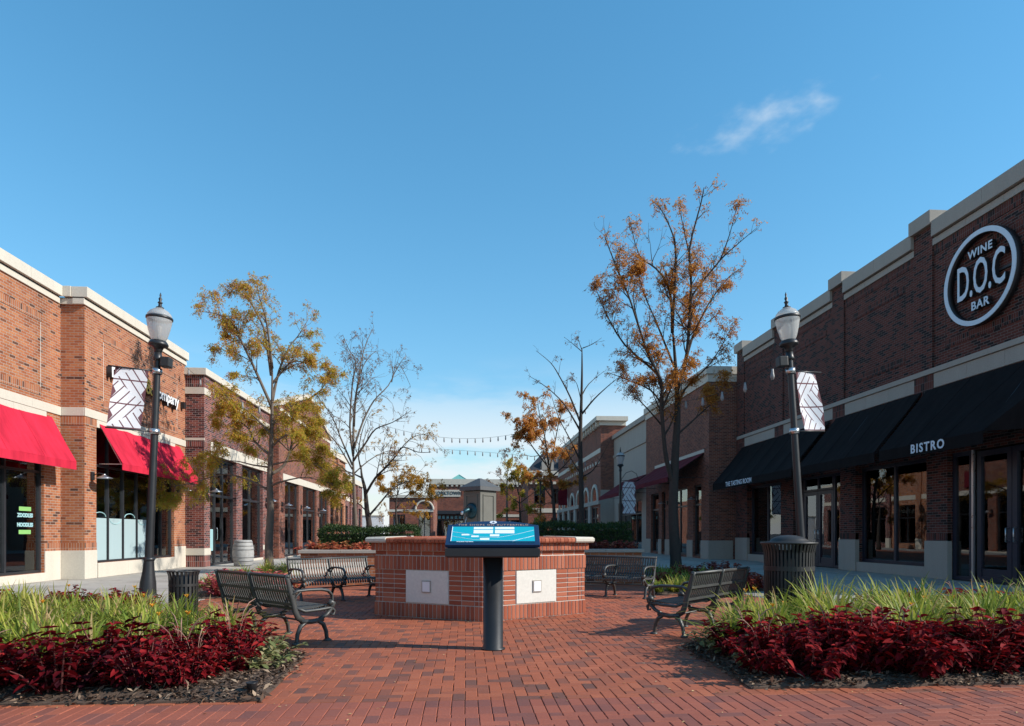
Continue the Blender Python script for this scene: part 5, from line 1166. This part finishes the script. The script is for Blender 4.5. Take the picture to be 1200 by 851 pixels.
# ================================================================ TREES
def interp(pl, t):
    seg = [(pl[i+1]-pl[i]).length for i in range(len(pl)-1)]; tot = sum(seg) or 1; d = t*tot
    for i, s in enumerate(seg):
        if d <= s or i == len(seg)-1: return pl[i].lerp(pl[i+1], min(1, d/max(s, 1e-6))), (pl[i+1]-pl[i]).normalized(), tot
        d -= s
def smooth(pl, n=3):
    out = []
    P = [pl[0]]+pl+[pl[-1]]
    for i in range(1, len(P)-2):
        for k in range(n):
            t = k/n; a, b, c, d = P[i-1], P[i], P[i+1], P[i+2]
            out.append(0.5*((2*b)+(c-a)*t+(2*a-5*b+4*c-d)*t*t+(3*b-a-3*c+d)*t*t*t))
    out.append(pl[-1]); return out
def tree(name, label, trunk, limbs, D, r0, seed, leafmat, nspray, bark='bark', leafsize=.055, group=None, twig=1.0, zbias=None, spread=1.0, depthjit=.55, per=9, up=0.0):
    """trunk and limbs are traced as pixel polylines at the tree's own distance D; each limb also runs towards or away in depth"""
    rd = random.Random(seed); rn = np.random.default_rng(seed)
    base = PD(trunk[0][0], trunk[0][1], D); base.z = 0
    t = thing(name, label, 'tree', (base.x, base.y, 0), True, group)
    fwd = ray(600, 625).normalized(); wood = MB(); anchors = []
    tk = [PD(x, y, D) for x, y in trunk]; tk[0].z = -.05
    tk = smooth(tk, 3); n = len(tk)
    wood.tube(tk, [r0*(1.35 if i == 0 else (1.12 if i == 1 else 1-.86*(i/(n-1))**1.3)) for i in range(n)], 10)
    def branch(p, d, L, r, lev):
        k = 4 if lev < 2 else 3; pts = [p]; dd = d.copy()
        for i in range(k):
            dd = (dd+Vector((rd.gauss(0, .16), rd.gauss(0, .16), rd.gauss(.05, .12)))).normalized(); pts.append(pts[-1]+dd*(L/k))
        wood.tube(pts, [max(.0035, r*(1-.8*i/k)) for i in range(k+1)], 4 if lev < 2 else 3, cap=False)
        if lev >= 2 or L < .22:
            for q in pts[1:]: anchors.append((q, dd))
            return
        for i in range(max(2, int(L*(4.2 if lev == 1 else 3.6)*twig))):
            tt = rd.uniform(.2, 1); q, dr, _ = interp(pts, tt)
            side = dr.orthogonal().normalized(); side.rotate(Matrix.Rotation(rd.uniform(0, 6.283), 3, dr))
            nd = (dr*rd.uniform(.5, 1.0)+side*rd.uniform(.5, 1.0)+Vector((0, 0, .2+.3*up))).normalized()
            branch(q, nd, L*rd.uniform(.28, .55), r*.5, lev+1)
        anchors.append((pts[-1], dd))
    for li, lb in enumerate(limbs):
        pxs = lb[0]; rl = lb[1]; k = len(pxs); tot = sum(math.dist(pxs[i], pxs[i+1]) for i in range(k-1))*D/F
        o0 = lb[2] if len(lb) > 2 else 0.0
        o1 = (rd.uniform(.25, 1.0)*(1 if (li+seed) % 2 else -1))*tot*depthjit
        pl = [PD(x, y, D+o0+o1*(i/(k-1))) for i, (x, y) in enumerate(pxs)]
        pl = smooth(pl, 3); nn = len(pl)
        wood.tube(pl, [max(.006, rl*(1-.85*(i/(nn-1))**.8)) for i in range(nn)], 7)
        cnt = max(3, int(tot*4.6*twig))
        for i in range(cnt):
            tt = 1-(rd.random()**1.1)*.82; q, dr, L = interp(pl, tt)
            side = dr.orthogonal().normalized(); side.rotate(Matrix.Rotation(rd.uniform(0, 6.283), 3, dr))
            nd = (dr*rd.uniform(.35, .9)+side*rd.uniform(.6, 1.0)+Vector((0, 0, .22+.35*up))).normalized()
            branch(q, nd, min(1.9, (.35+L*.26*(1.25-tt))*rd.uniform(.6, 1.25))*spread, max(.006, rl*(1-.8*tt)*.5), 1)
        anchors.append((pl[-1], (pl[-1]-pl[-2]).normalized()))
    put('trunk', wood.mesh('trunk', bark, True), t)
    if nspray:
        # some boughs keep their leaves, others are bare
        w = []
        for q, d in anchors:
            v = .5+.5*math.sin(q.x*1.9+seed)*math.sin(q.y*1.6+seed*2)*1.0+.35*math.sin(q.z*2.6+seed*3); w.append(max(.12, v)**.75*(zbias(q.z) if zbias else 1))
        idx = rd.choices(range(len(anchors)), w, k=nspray); P = []; Dr = []; T = []; U = []
        for i in idx:
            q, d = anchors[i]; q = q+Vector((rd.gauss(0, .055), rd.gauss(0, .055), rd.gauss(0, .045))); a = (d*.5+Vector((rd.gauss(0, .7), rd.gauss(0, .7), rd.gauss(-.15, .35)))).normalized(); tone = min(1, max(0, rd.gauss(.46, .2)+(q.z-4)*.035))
            l = rd.uniform(.09, .20)
            for k in range(per):
                f = (k+.6)/per; s = a.orthogonal().normalized(); s.rotate(Matrix.Rotation(rd.uniform(0, 6.283), 3, a))
                P.append(q+a*(l*f)+Vector((0, 0, -.10*f*f))); Dr.append(s*.9+a*.5+Vector((0, 0, -.25))); T.append(min(1, max(0, tone+rd.gauss(0, .14)))); U.append((rd.gauss(0, .5), rd.gauss(0, .5), 1))
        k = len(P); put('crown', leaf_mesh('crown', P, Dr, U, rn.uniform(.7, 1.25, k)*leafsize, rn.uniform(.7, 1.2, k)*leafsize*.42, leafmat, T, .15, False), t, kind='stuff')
    return t
# left, yellow-green locust
tree('locust_tree', 'yellow green locust tree in the bed before the gabled shop', [(316, 672), (315, 640), (317, 600), (316, 560), (318, 520), (319, 470), (319, 428)], [
    ([(318, 440), (310.5, 390), (303, 372), (290, 350), (277, 343)], .05), ([(318, 476), (297, 429), (282, 398), (273, 379), (254, 368), (233, 365)], .05),
    ([(319, 470), (327, 435), (339, 407), (350, 393), (362, 373)], .05), ([(319, 432), (313, 381), (306, 355), (301, 336)], .045),
    ([(317, 556), (333, 545), (342, 520), (345, 482), (375, 458), (389, 437)], .06), ([(318, 535), (298, 517), (291, 502), (272, 490), (250, 486)], .045),
    ([(316, 575), (290, 562), (262, 556), (225, 566), (180, 575)], .04), ([(316, 570), (332, 564), (362, 560), (404, 572)], .04), ([(318, 500), (335, 480), (356, 470), (372, 480)], .04),
    ([(318, 510), (300, 490), (275, 470), (250, 455)], .045), ([(319, 450), (340, 425), (362, 425), (380, 420)], .035), ([(317, 545), (345, 540), (370, 545), (385, 555)], .035),
    ([(282, 398), (262, 405), (250, 418)], .02), ([(318, 525), (335, 510), (355, 515), (370, 525)], .03), ([(317, 548), (296, 545), (270, 540), (235, 548)], .035)],
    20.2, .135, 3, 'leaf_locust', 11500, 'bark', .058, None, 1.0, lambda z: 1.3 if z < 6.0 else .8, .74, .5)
# right, tall orange locust with two stems
tree('locust_tree', 'tall orange leaved locust tree in front of the brown brick shop', [(793, 676), (791, 640), (789, 600), (790, 560), (792, 520), (794, 482), (793, 455), (791, 420), (788, 384)], [
    ([(790, 570), (781, 539), (777, 503), (775, 470), (775, 447), (759, 414), (749, 384), (736, 345), (722, 312), (709, 279)], .075),
    ([(788, 390), (785, 341), (769, 315), (749, 299), (737, 253)], .05), ([(793, 460), (805, 414), (810, 332), (808, 292), (821, 240), (825, 220)], .06),
    ([(800, 440), (811, 397), (831, 355), (854, 325), (868, 315)], .045), ([(810, 350), (815, 341), (844, 305), (861, 289), (887, 267)], .04), ([(775, 455), (769, 437), (732, 404), (709, 365), (698, 337)], .05),
    ([(776, 475), (762, 457), (732, 444), (714, 437)], .035), ([(793, 490), (802, 457), (834, 424), (857, 384)], .045), ([(788, 384), (792, 299), (785, 266), (769, 236)], .045),
    ([(808, 300), (800, 262), (795, 240)], .025), ([(777, 500), (750, 470), (735, 462)], .03), ([(793, 510), (815, 490), (836, 470), (855, 440)], .035), ([(844, 305), (855, 275), (864, 240)], .025), ([(749, 384), (742, 350), (745, 325)], .025), ([(790, 430), (770, 380), (755, 345), (748, 320)], .035)],
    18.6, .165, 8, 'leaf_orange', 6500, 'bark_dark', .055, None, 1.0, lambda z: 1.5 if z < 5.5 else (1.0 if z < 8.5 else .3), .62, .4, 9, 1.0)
# bare trees
tree('locust_tree', 'nearly bare grey tree with upswept limbs behind left planter hedge', [(417, 664), (417, 621), (415, 580), (414, 545), (414, 530)], [
    ([(414, 532), (415, 480), (421, 440), (424, 420), (430, 400), (438, 384)], .05), ([(414, 535), (410, 500), (413, 450), (417, 425), (408, 408), (402, 393)], .045),
    ([(415, 525), (425, 495), (438, 470), (455, 452), (466, 430), (475, 418)], .045), ([(414, 540), (428, 520), (440, 503), (460, 495), (482, 481)], .05), ([(413, 545), (400, 515), (390, 490), (376, 470), (366, 455)], .04),
    ([(413, 550), (395, 520), (378, 500), (370, 480)], .035), ([(421, 440), (428, 425), (440, 412), (445, 420)], .025), ([(415, 500), (418, 460), (425, 430), (425, 395)], .035),
    ([(459, 448), (466, 425), (480, 450), (480, 455)], .02), ([(414, 560), (398, 545), (380, 535), (368, 520)], .03), ([(415, 555), (432, 540), (450, 530), (462, 528)], .03)],
    25.0, .095, 5, 'leaf_dead', 520, 'bark', .065, None, .8, None, .9, .45)
tree('locust_tree', 'dark leaning tree with arching gold leaved bough behind left hedge', [(433, 653), (433, 619), (430, 598), (428, 575), (424, 558), (423, 545)], [
    ([(428, 580), (440, 560), (452, 548), (465, 533), (472, 524), (490, 530), (505, 530)], .07), ([(432, 605), (445, 590), (458, 575), (475, 565), (492, 566), (505, 580)], .06), ([(423, 550), (420, 530), (426, 500), (436, 480)], .045),
    ([(424, 560), (408, 553), (392, 552), (380, 556)], .045), ([(430, 600), (420, 590), (405, 580), (395, 585)], .035), ([(465, 533), (480, 515), (500, 510), (520, 530)], .03), ([(440, 560), (455, 552), (480, 550), (500, 555)], .03), ([(432, 605), (440, 598), (446, 597)], .02)],
    32.0, .16, 6, 'leaf_gold', 1100, 'bark_dark', .09, None, .7, lambda z: 2.0 if z < 4.2 else .4)
tree('locust_tree', 'small far tree with sparse gold leaves before low corner shop', [(465, 645), (465, 618), (464, 595), (466, 575)], [
    ([(465, 595), (478, 580), (495, 575), (508, 585)], .05), ([(466, 580), (472, 560), (482, 548)], .04), ([(465, 590), (452, 575), (445, 560)], .04), ([(466, 578), (465, 560), (462, 545)], .04), ([(465, 600), (485, 598), (500, 605)], .035)],
    46.0, .12, 9, 'leaf_gold', 900, 'bark_dark', .11, None, .7)
tree('locust_tree', 'nearly bare slim tree with spreading limbs behind right planter hedge', [(680, 664), (681, 620), (681, 570), (680, 520), (681, 480), (682, 440), (682, 408)], [
    ([(682, 410), (679, 402), (677, 394)], .02), ([(682, 412), (670, 402), (661, 395)], .02), ([(683, 408), (695, 403), (705, 396)], .02), ([(680, 495), (668, 465), (655, 440), (645, 425), (628, 411)], .04), ([(680, 505), (662, 475), (642, 455), (619, 440)], .04),
    ([(682, 485), (696, 468), (712, 453), (724, 443)], .04), ([(681, 465), (690, 450), (708, 435)], .03), ([(680, 540), (668, 515), (655, 490), (645, 460)], .035), ([(681, 470), (676, 450), (670, 443)], .02), ([(680, 560), (694, 552), (705, 535), (716, 515)], .035), ([(680, 555), (665, 530), (660, 510)], .03)],
    24.0, .115, 7, 'leaf_dead', 90, 'bark_dark', .06, None, .38, None, .6, .4)
tree('locust_tree', 'rust orange tree before the mansard block by right hedge', [(650, 652), (650, 618), (648, 580), (644, 555), (642, 540)], [
    ([(643, 545), (638, 510), (632, 485), (630, 468)], .05), ([(644, 550), (650, 520), (655, 495), (660, 480)], .05), ([(643, 548), (625, 525), (612, 505), (598, 492)], .045), ([(645, 560), (662, 545), (675, 530)], .045), ([(648, 585), (632, 565), (618, 555)], .04), ([(648, 580), (665, 568), (680, 565)], .04),
    ([(640, 525), (628, 505), (620, 485)], .03), ([(644, 555), (636, 535), (622, 535), (608, 530)], .03), ([(648, 590), (640, 590), (625, 600)], .03)],
    33.0, .11, 12, 'leaf_orange', 2600, 'bark_dark', .10, None, .7)
tree('locust_tree', 'small olive orange tree before the wide far hall', [(610, 645), (610, 620), (609, 595), (608, 575)], [
    ([(608, 580), (602, 560), (596, 545)], .05), ([(608, 580), (616, 560), (620, 550)], .05), ([(609, 590), (596, 580), (588, 570)], .045), ([(609, 590), (622, 580), (634, 572)], .045), ([(609, 600), (598, 598), (590, 600)], .04), ([(609, 600), (622, 598), (634, 605)], .04), ([(608, 575), (608, 560), (609, 548)], .04)],
    48.0, .12, 13, 'leaf_locust', 1500, 'bark_dark', .12, None, .8)
tree('locust_tree', 'thin pale far tree with bare top beside far hall', [(594, 640), (594, 600), (594, 570), (595, 545)], [
    ([(595, 550), (590, 535), (586, 528)], .04), ([(595, 550), (600, 535), (602, 528)], .04), ([(594, 570), (584, 558), (575, 553)], .04), ([(594, 565), (604, 555), (610, 552)], .04), ([(594, 580), (580, 570), (572, 568)], .035)],
    60.0, .12, 14, 'leaf_dead', 260, 'bark', .12, None, .6)
# ================================================================ STRING LIGHTS
def string_light(label, a, b, sag, n, bulb=.034):
    t = thing('string_light', label, 'string lights', a, True)
    pts = [Vector(a).lerp(Vector(b), i/24)-Vector((0, 0, sag*4*(i/24)*(1-i/24))) for i in range(25)]
    MB().tube(pts, .006, 5).build('wire', 'cable', t)
    me = MB().lathe([(.022, 0), (.026, -.05), (bulb*.75, -.10), (bulb, -.15), (bulb*.6, -.21), (.004, -.225)], 8).mesh('bulb', 'barrel_hoop', True)
    for i in range(n):
        f = (i+.5)/n; p = Vector(a).lerp(Vector(b), f)-Vector((0, 0, sag*4*f*(1-f))); put('bulb', me, t, p)
q0, q1 = PD(420, 488, 30), PD(690, 478, 33); string_light('upper sagging string of dark bulbs across the street', q0, q1, 1.25, 30)
q0, q1 = PD(425, 523, 34), PD(690, 542, 36); string_light('lower nearly level string of dark bulbs across the street', q0, q1, .0-.15, 30)
q0 = Vector((6.05, 12.1, 4.45)); string_light('short string of pale bulbs from lamp post to orange tree', q0, Vector((6.0, 18.4, 4.9)), .15, 5, .045)
q0 = Vector((-9.95, 24.3, 7.2)); string_light('thin light string from shop roof to yellow tree', q0, Vector((-5.3, 18.4, 4.6)), .3, 6, .04)
# ================================================================ PLANTS
def coleus_mesh(name, h, rad, nst, mat, leaf, seed, low=.1):
    rd = random.Random(seed); P = []; D = []; U = []; T = []; Ls = []; st = MB()
    for s in range(nst):
        a = rd.uniform(0, 6.283); q = math.sqrt(rd.random())*rad; hh = h*(1-.35*(q/rad)**2)*rd.uniform(.8, 1.08)
        b = Vector((math.cos(a)*q*.45, math.sin(a)*q*.45, 0)); bend = rd.gauss(0, .07); tp = Vector((math.cos(a)*q*1.1+bend, math.sin(a)*q*1.1+rd.gauss(0, .07), hh*rd.uniform(.72, 1.0))); st.tube([b, b.lerp(tp, .5)+Vector((0, 0, .03)), tp], [.006, .005, .003], 4, cap=False)
        nw = max(4, int(hh/.045))
        for k in range(nw):
            f = low+(1-low)*(k+.5)/nw; c = b.lerp(tp, f); ph = rd.uniform(0, 6.283)
            for j in range(3 if k > nw-3 else 2):
                an = ph+j*6.283/(3 if k > nw-3 else 2)+rd.gauss(0, .2); el = rd.gauss(-.15 if k < nw-2 else .25, .3)
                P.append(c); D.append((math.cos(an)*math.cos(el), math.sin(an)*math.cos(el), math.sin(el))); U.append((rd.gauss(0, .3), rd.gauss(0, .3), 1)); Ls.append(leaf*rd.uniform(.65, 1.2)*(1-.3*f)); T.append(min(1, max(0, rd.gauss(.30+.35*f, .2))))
    L = np.array(Ls); lm = leaf_mesh(name, P, D, U, L, L*.62, mat, T, .22, True, .25)
    return lm, st
stalk = MB()
def make_variants(key, h, rad, nst, mat, leaf, n=4, stem='stem_red'):
    out = []
    for i in range(n):
        lm, st = coleus_mesh('foliage', h, rad, nst, mat, leaf, i*17+len(key)); out.append((lm, st.mesh('stems', stem)))
    return out
V_RED = make_variants('red', .44, .25, 24, 'leaf_coleus', .092, 6); V_TALL = make_variants('tall', .50, .27, 26, 'leaf_coleus', .095, 6)
V_PINK = make_variants('pink', .46, .26, 18, 'leaf_pink', .10, 3); V_RUST = make_variants('rust', .44, .25, 18, 'leaf_rust', .095, 4); V_OR = make_variants('orange', .36, .22, 16, 'leaf_orange_coleus', .095, 3); V_CR = make_variants('cream', .24, .20, 14, 'leaf_cream', .085, 3, 'stem_green')
spk = MB()
for i in range(3): a = i*2.1; spk.tube([(.05*math.cos(a), .05*math.sin(a), .3), (.08*math.cos(a), .08*math.sin(a), .40), (.13*math.cos(a), .13*math.sin(a), .47), (.19*math.cos(a), .19*math.sin(a), .50)], [.002, .003, .005, .002], 4)
SPK = spk.mesh('seed_spikes', 'stem_pale')
def plant(label, group, V, x, y, z=.05, s=1.0, spike=False, name='coleus_plant'):
    lm, sm = random.choice(V); t = thing(name, label, 'plant', (x, y, z), group=group, rz=random.uniform(0, 6.28)); t.scale = (s*random.uniform(.9, 1.2), s*random.uniform(.9, 1.2), s*random.uniform(.82, 1.12)); t.rotation_euler = (random.gauss(0, .10), random.gauss(0, .10), random.uniform(0, 6.28))
    put('foliage', lm, t); put('stems', sm, t)
    if spike: put('seed_spikes', SPK, t)
g1 = 'red coleus along the front of the bed by the small trash can'; lb1 = 'dark red coleus edging the bed below the orange brick shop'
xx = -6.4
while xx < -1.85:
    if not (-3.45 < xx < -3.1 or -2.62 < xx < -2.4):
        hs2 = .88+.20*math.sin(xx*2.3+2.2)
        for row in range(2):
            if row and random.random() < .3: continue
            plant(lb1, g1, V_RED, xx+random.uniform(-.09, .09), 5.14+row*.30+random.uniform(-.09, .09), .05, max(.55, hs2*random.uniform(.75, 1.15)), random.random() < .3)
    xx += .29
for x_, y_ in ((-1.95, 5.75), (-2.05, 6.1), (-2.3, 5.6), (-2.45, 5.95)): plant(lb1, g1, V_RED, x_, y_, .05, 1.0, True)
g2 = 'red coleus at the back of the bed by the lamp post'; lb2 = 'dark red coleus at lamp post end of the bed'
for x_, y_ in ((-4.75, 9.6), (-5.0, 9.95), (-5.3, 10.1), (-4.6, 9.3), (-5.7, 10.0), (-6.1, 9.8), (-6.5, 9.6), (-6.3, 8.9), (-6.7, 8.6), (-6.6, 8.2), (-4.35, 9.05), (-5.5, 9.6)): plant(lb2, g2, V_RED, x_, y_, .05, random.uniform(.85, 1.1))
g3 = 'cream coleus at the bed corner'; lb3 = 'low cream and green coleus at bed corner beside bench'
for x_, y_ in ((-1.75, 6.15), (-1.85, 6.45), (-2.1, 6.6), (-2.2, 6.95), (-2.5, 7.15), (-1.8, 5.85)): plant(lb3, g3, V_CR, x_, y_, .05, random.uniform(.9, 1.15))
g4 = 'tall red coleus along the front of the bed by the domed trash can'; lb4 = 'tall dark red coleus hedge row edging the bed below wine bar'
xx = 2.55
while xx < 7.2:
    for row in range(3):
        if row == 2 and random.random() < .5: continue
        plant(lb4, g4, V_TALL, xx+random.uniform(-.08, .08), 5.27+row*.29+random.uniform(-.09, .09), .05, random.uniform(.75, 1.15), random.random() < .3)
    xx += .28
g5 = 'red coleus at the back of the right bed'; lb5 = 'dark red coleus along wine bar side of the bed'
for i in range(13): plant(lb5, g5, V_RED, 4.9+i*.27, 7.9+min(.8, i*.1)+random.uniform(-.15, .1), .05, random.uniform(.9, 1.15), i % 3 == 0)
g6 = 'small dark coleus at the right bed corner'; lb6 = 'low green coleus at bed corner near dark bench'
for x_, y_ in ((2.5, 5.9), (2.55, 6.25), (2.6, 6.6), (2.45, 5.5)): plant(lb6, g6, V_CR, x_, y_, .05, random.uniform(.8, 1.0))
for x_, y_ in ((-4.55, 12.75), (-4.25, 12.8), (-3.95, 12.85), (-4.5, 13.1), (-4.1, 13.2), (-4.75, 13.2), (-4.4, 13.6), (-3.7, 13.0)): plant('bright pink coleus in rear bed beside small trash can', 'pink coleus beside the small trash can', V_PINK, x_, y_, .05, random.uniform(.95, 1.2))
for x_, y_ in ((-4.6, 14.4), (-4.3, 14.9), (-4.9, 14.7), (-3.5, 13.4), (-3.6, 13.9)): plant('orange coleus behind the pink coleus in rear bed', 'orange coleus in the rear bed', V_OR, x_, y_, .05, random.uniform(.9, 1.2))
for px in (367, 372, 378, 383, 390, 404, 418, 424, 427):
    p = PD(px, 640, 16.0); plant('orange coleus in left stone capped planter before hedge', 'orange coleus in the left planter', V_OR, p.x, 16.0+random.uniform(-.05, .3), .68, random.uniform(.85, 1.2) if px != 404 else 1.25)
for i in range(16): plant('rust red coleus in right stone capped planter before hedge', 'rust red coleus in the right planter', V_RUST, 2.0+i*.135, 16.0+random.uniform(-.1, .5), .68, random.uniform(.85, 1.1))
for px, py in ((778, 690), (785, 686), (800, 684), (812, 682), (832, 680), (845, 679), (855, 678), (866, 694), (873, 693), (880, 693), (886, 692), (858, 692), (870, 686)):
    p = PG(px, py); plant('rust red coleus in rear bed by orange locust tree', 'rust red coleus by the orange tree', V_RUST, p.x, p.y, .05, random.uniform(.85, 1.1))
def strap_leaves(pts, n_per, h, seed, name, spread=1.0):
    """arching daylily straps, one joined tuft field"""
    rd = random.Random(seed); v = []; f = []; T = []
    for (x, y) in pts:
        tb = rd.gauss(.38, .2); hc = rd.uniform(.68, 1.28); ga = rd.uniform(0, 6.283)
        for k in range(n_per):
            a = rd.uniform(0, 6.283) if rd.random() < .7 else rd.gauss(ga, .5); L = h*hc*rd.uniform(.7, 1.3); bx, by = x+rd.gauss(0, .05), y+rd.gauss(0, .05); w = rd.uniform(.009, .016); lean = rd.uniform(.2, .95)*spread
            dx, dy = math.cos(a), math.sin(a); sx, sy_ = -dy*w, dx*w; n0 = len(v); K = 5
            for i in range(K+1):
                t = i/K; r = L*(lean*t+.30*t*t*t*lean); z = .045+L*(t*(1.05-.25*lean)-.55*lean*t**3); ww_ = (1-t**2.2)*.92+.08
                v.append((bx+dx*r+sx*ww_, by+dy*r+sy_*ww_, z)); v.append((bx+dx*r-sx*ww_, by+dy*r-sy_*ww_, z))
            tn = min(1, max(0, tb+rd.gauss(0, .2)+(.45 if rd.random() < .15 else 0)))
            for i in range(K): f.append((n0+2*i, n0+2*i+1, n0+2*i+3, n0+2*i+2)); T.append(min(1, tn+.10*i/K))
    return mesh_from(name, v, f, 'leaf_lily', True, T, False)
def scatter(poly, n, seed, cond):
    rd = random.Random(seed); xs = [p[0] for p in poly]; ys = [p[1] for p in poly]; out = []; tries = 0
    while len(out) < n and tries < n*60:
        tries += 1; x, y = rd.uniform(min(xs), max(xs)), rd.uniform(min(ys), max(ys))
        if inside(x, y, poly) and cond(x, y): out.append((x, y))
    return out
pf = scatter(shrink(BED_FL, .3), 140, 1, lambda x, y: y > 5.55 and not (x > -2.35 and y < 7.0) and x > -6.4 and y < 9.7)
o = put('daylily_bed', strap_leaves(pf, 62, .42, 5, 'daylily_bed')); tag(o, 'mass of yellow green daylily leaves behind red coleus, orange brick shop side', 'daylilies'); o['kind'] = 'stuff'
pf2 = scatter(shrink(BED_FR, .25), 140, 2, lambda x, y: y > 5.95 and y < 7.9 and x > 2.6)
o = put('daylily_bed', strap_leaves(pf2, 62, .56, 6, 'daylily_bed')); tag(o, 'mass of bright green daylily leaves behind tall coleus, wine bar side', 'daylilies'); o['kind'] = 'stuff'
pf3 = scatter(BED_RL, 70, 3, lambda x, y: y < 19 and y > 14.2 and x > -5.6)
o = put('daylily_bed', strap_leaves(pf3, 40, .36, 7, 'daylily_bed')); tag(o, 'green daylily leaves round the yellow tree trunk', 'daylilies'); o['kind'] = 'stuff'
pf4 = scatter(BED_RR, 60, 4, lambda x, y: y < 18 and x < 5.9)
o = put('daylily_bed', strap_leaves(pf4, 40, .34, 8, 'daylily_bed')); tag(o, 'shaded daylily leaves round the orange tree trunk', 'daylilies'); o['kind'] = 'stuff'
def blooms(pts, label, seed):
    rd = random.Random(seed); P = []; D = []; U = []; T = []; st = MB()
    for x, y, z in pts:
        st.tube([(x, y, .05), (x+.02, y, z*.6), (x+.03, y+.01, z)], .003, 4)
        for k in range(6): a = k*1.047+rd.random(); P.append((x+.03, y+.01, z)); D.append((math.cos(a)*.6, math.sin(a)*.6, .8)); U.append((0, 0, 1)); T.append(rd.random())
    t = thing('daylily_flowers', label, 'flowers', (pts[0][0], pts[0][1], 0), True); put('petals', leaf_mesh('petals', P, D, U, .05, .022, 'petal', T, .2, True), t, kind='stuff'); st.build('stalks', 'stem_green', t, kind='stuff')
blooms([(x, y, random.uniform(.38, .52)) for x, y in random.sample(pf, 12)], 'scattered orange yellow daylily blooms, orange brick shop side bed', 1)
blooms([(x, y, random.uniform(.45, .62)) for x, y in random.sample(pf2, 14)], 'scattered orange yellow daylily blooms, wine bar side bed', 2)
# ================================================================ SMALL THINGS
sl0 = PG(290, 822); u_ = thing('bed_light', 'small black cup light in mulch at bed corner', 'light', (sl0.x, sl0.y+.1, .03))
MB().lathe([(.028, 0), (.04, .08), (.043, .085), (.038, .085), (.03, .02), (.001, .02)], 18).build('cup', 'metal_black', u_, True); MB().lathe([(.034, .04), (.034, .045), (.001, .045)], 18).build('lens', 'glass', u_)
n = 620; P = []
while len(P) < n:
    x, y = random.uniform(-4.5, 5.3), random.uniform(3.4, 13)
    if not any(inside(x, y, b) for b in BEDS) and not inside(x, y, FHEX) and (random.random() < .35 or any(inside(x, y, shrink(b, -.45)) for b in BEDS)): P.append((x, y, .004))
D = rng.normal(size=(n, 3)); D[:, 2] *= .08; U = np.tile([0, 0, 1.0], (n, 1))+rng.normal(size=(n, 3))*.2
o = put('fallen_leaves', leaf_mesh('fallen_leaves', P, D, U, rng.uniform(.012, .038, n), rng.uniform(.007, .016, n), 'litter', rng.random(n), .3, True)); tag(o, 'tiny tan fallen leaves scattered over the red brick paving', 'leaves'); o['kind'] = 'stuff'
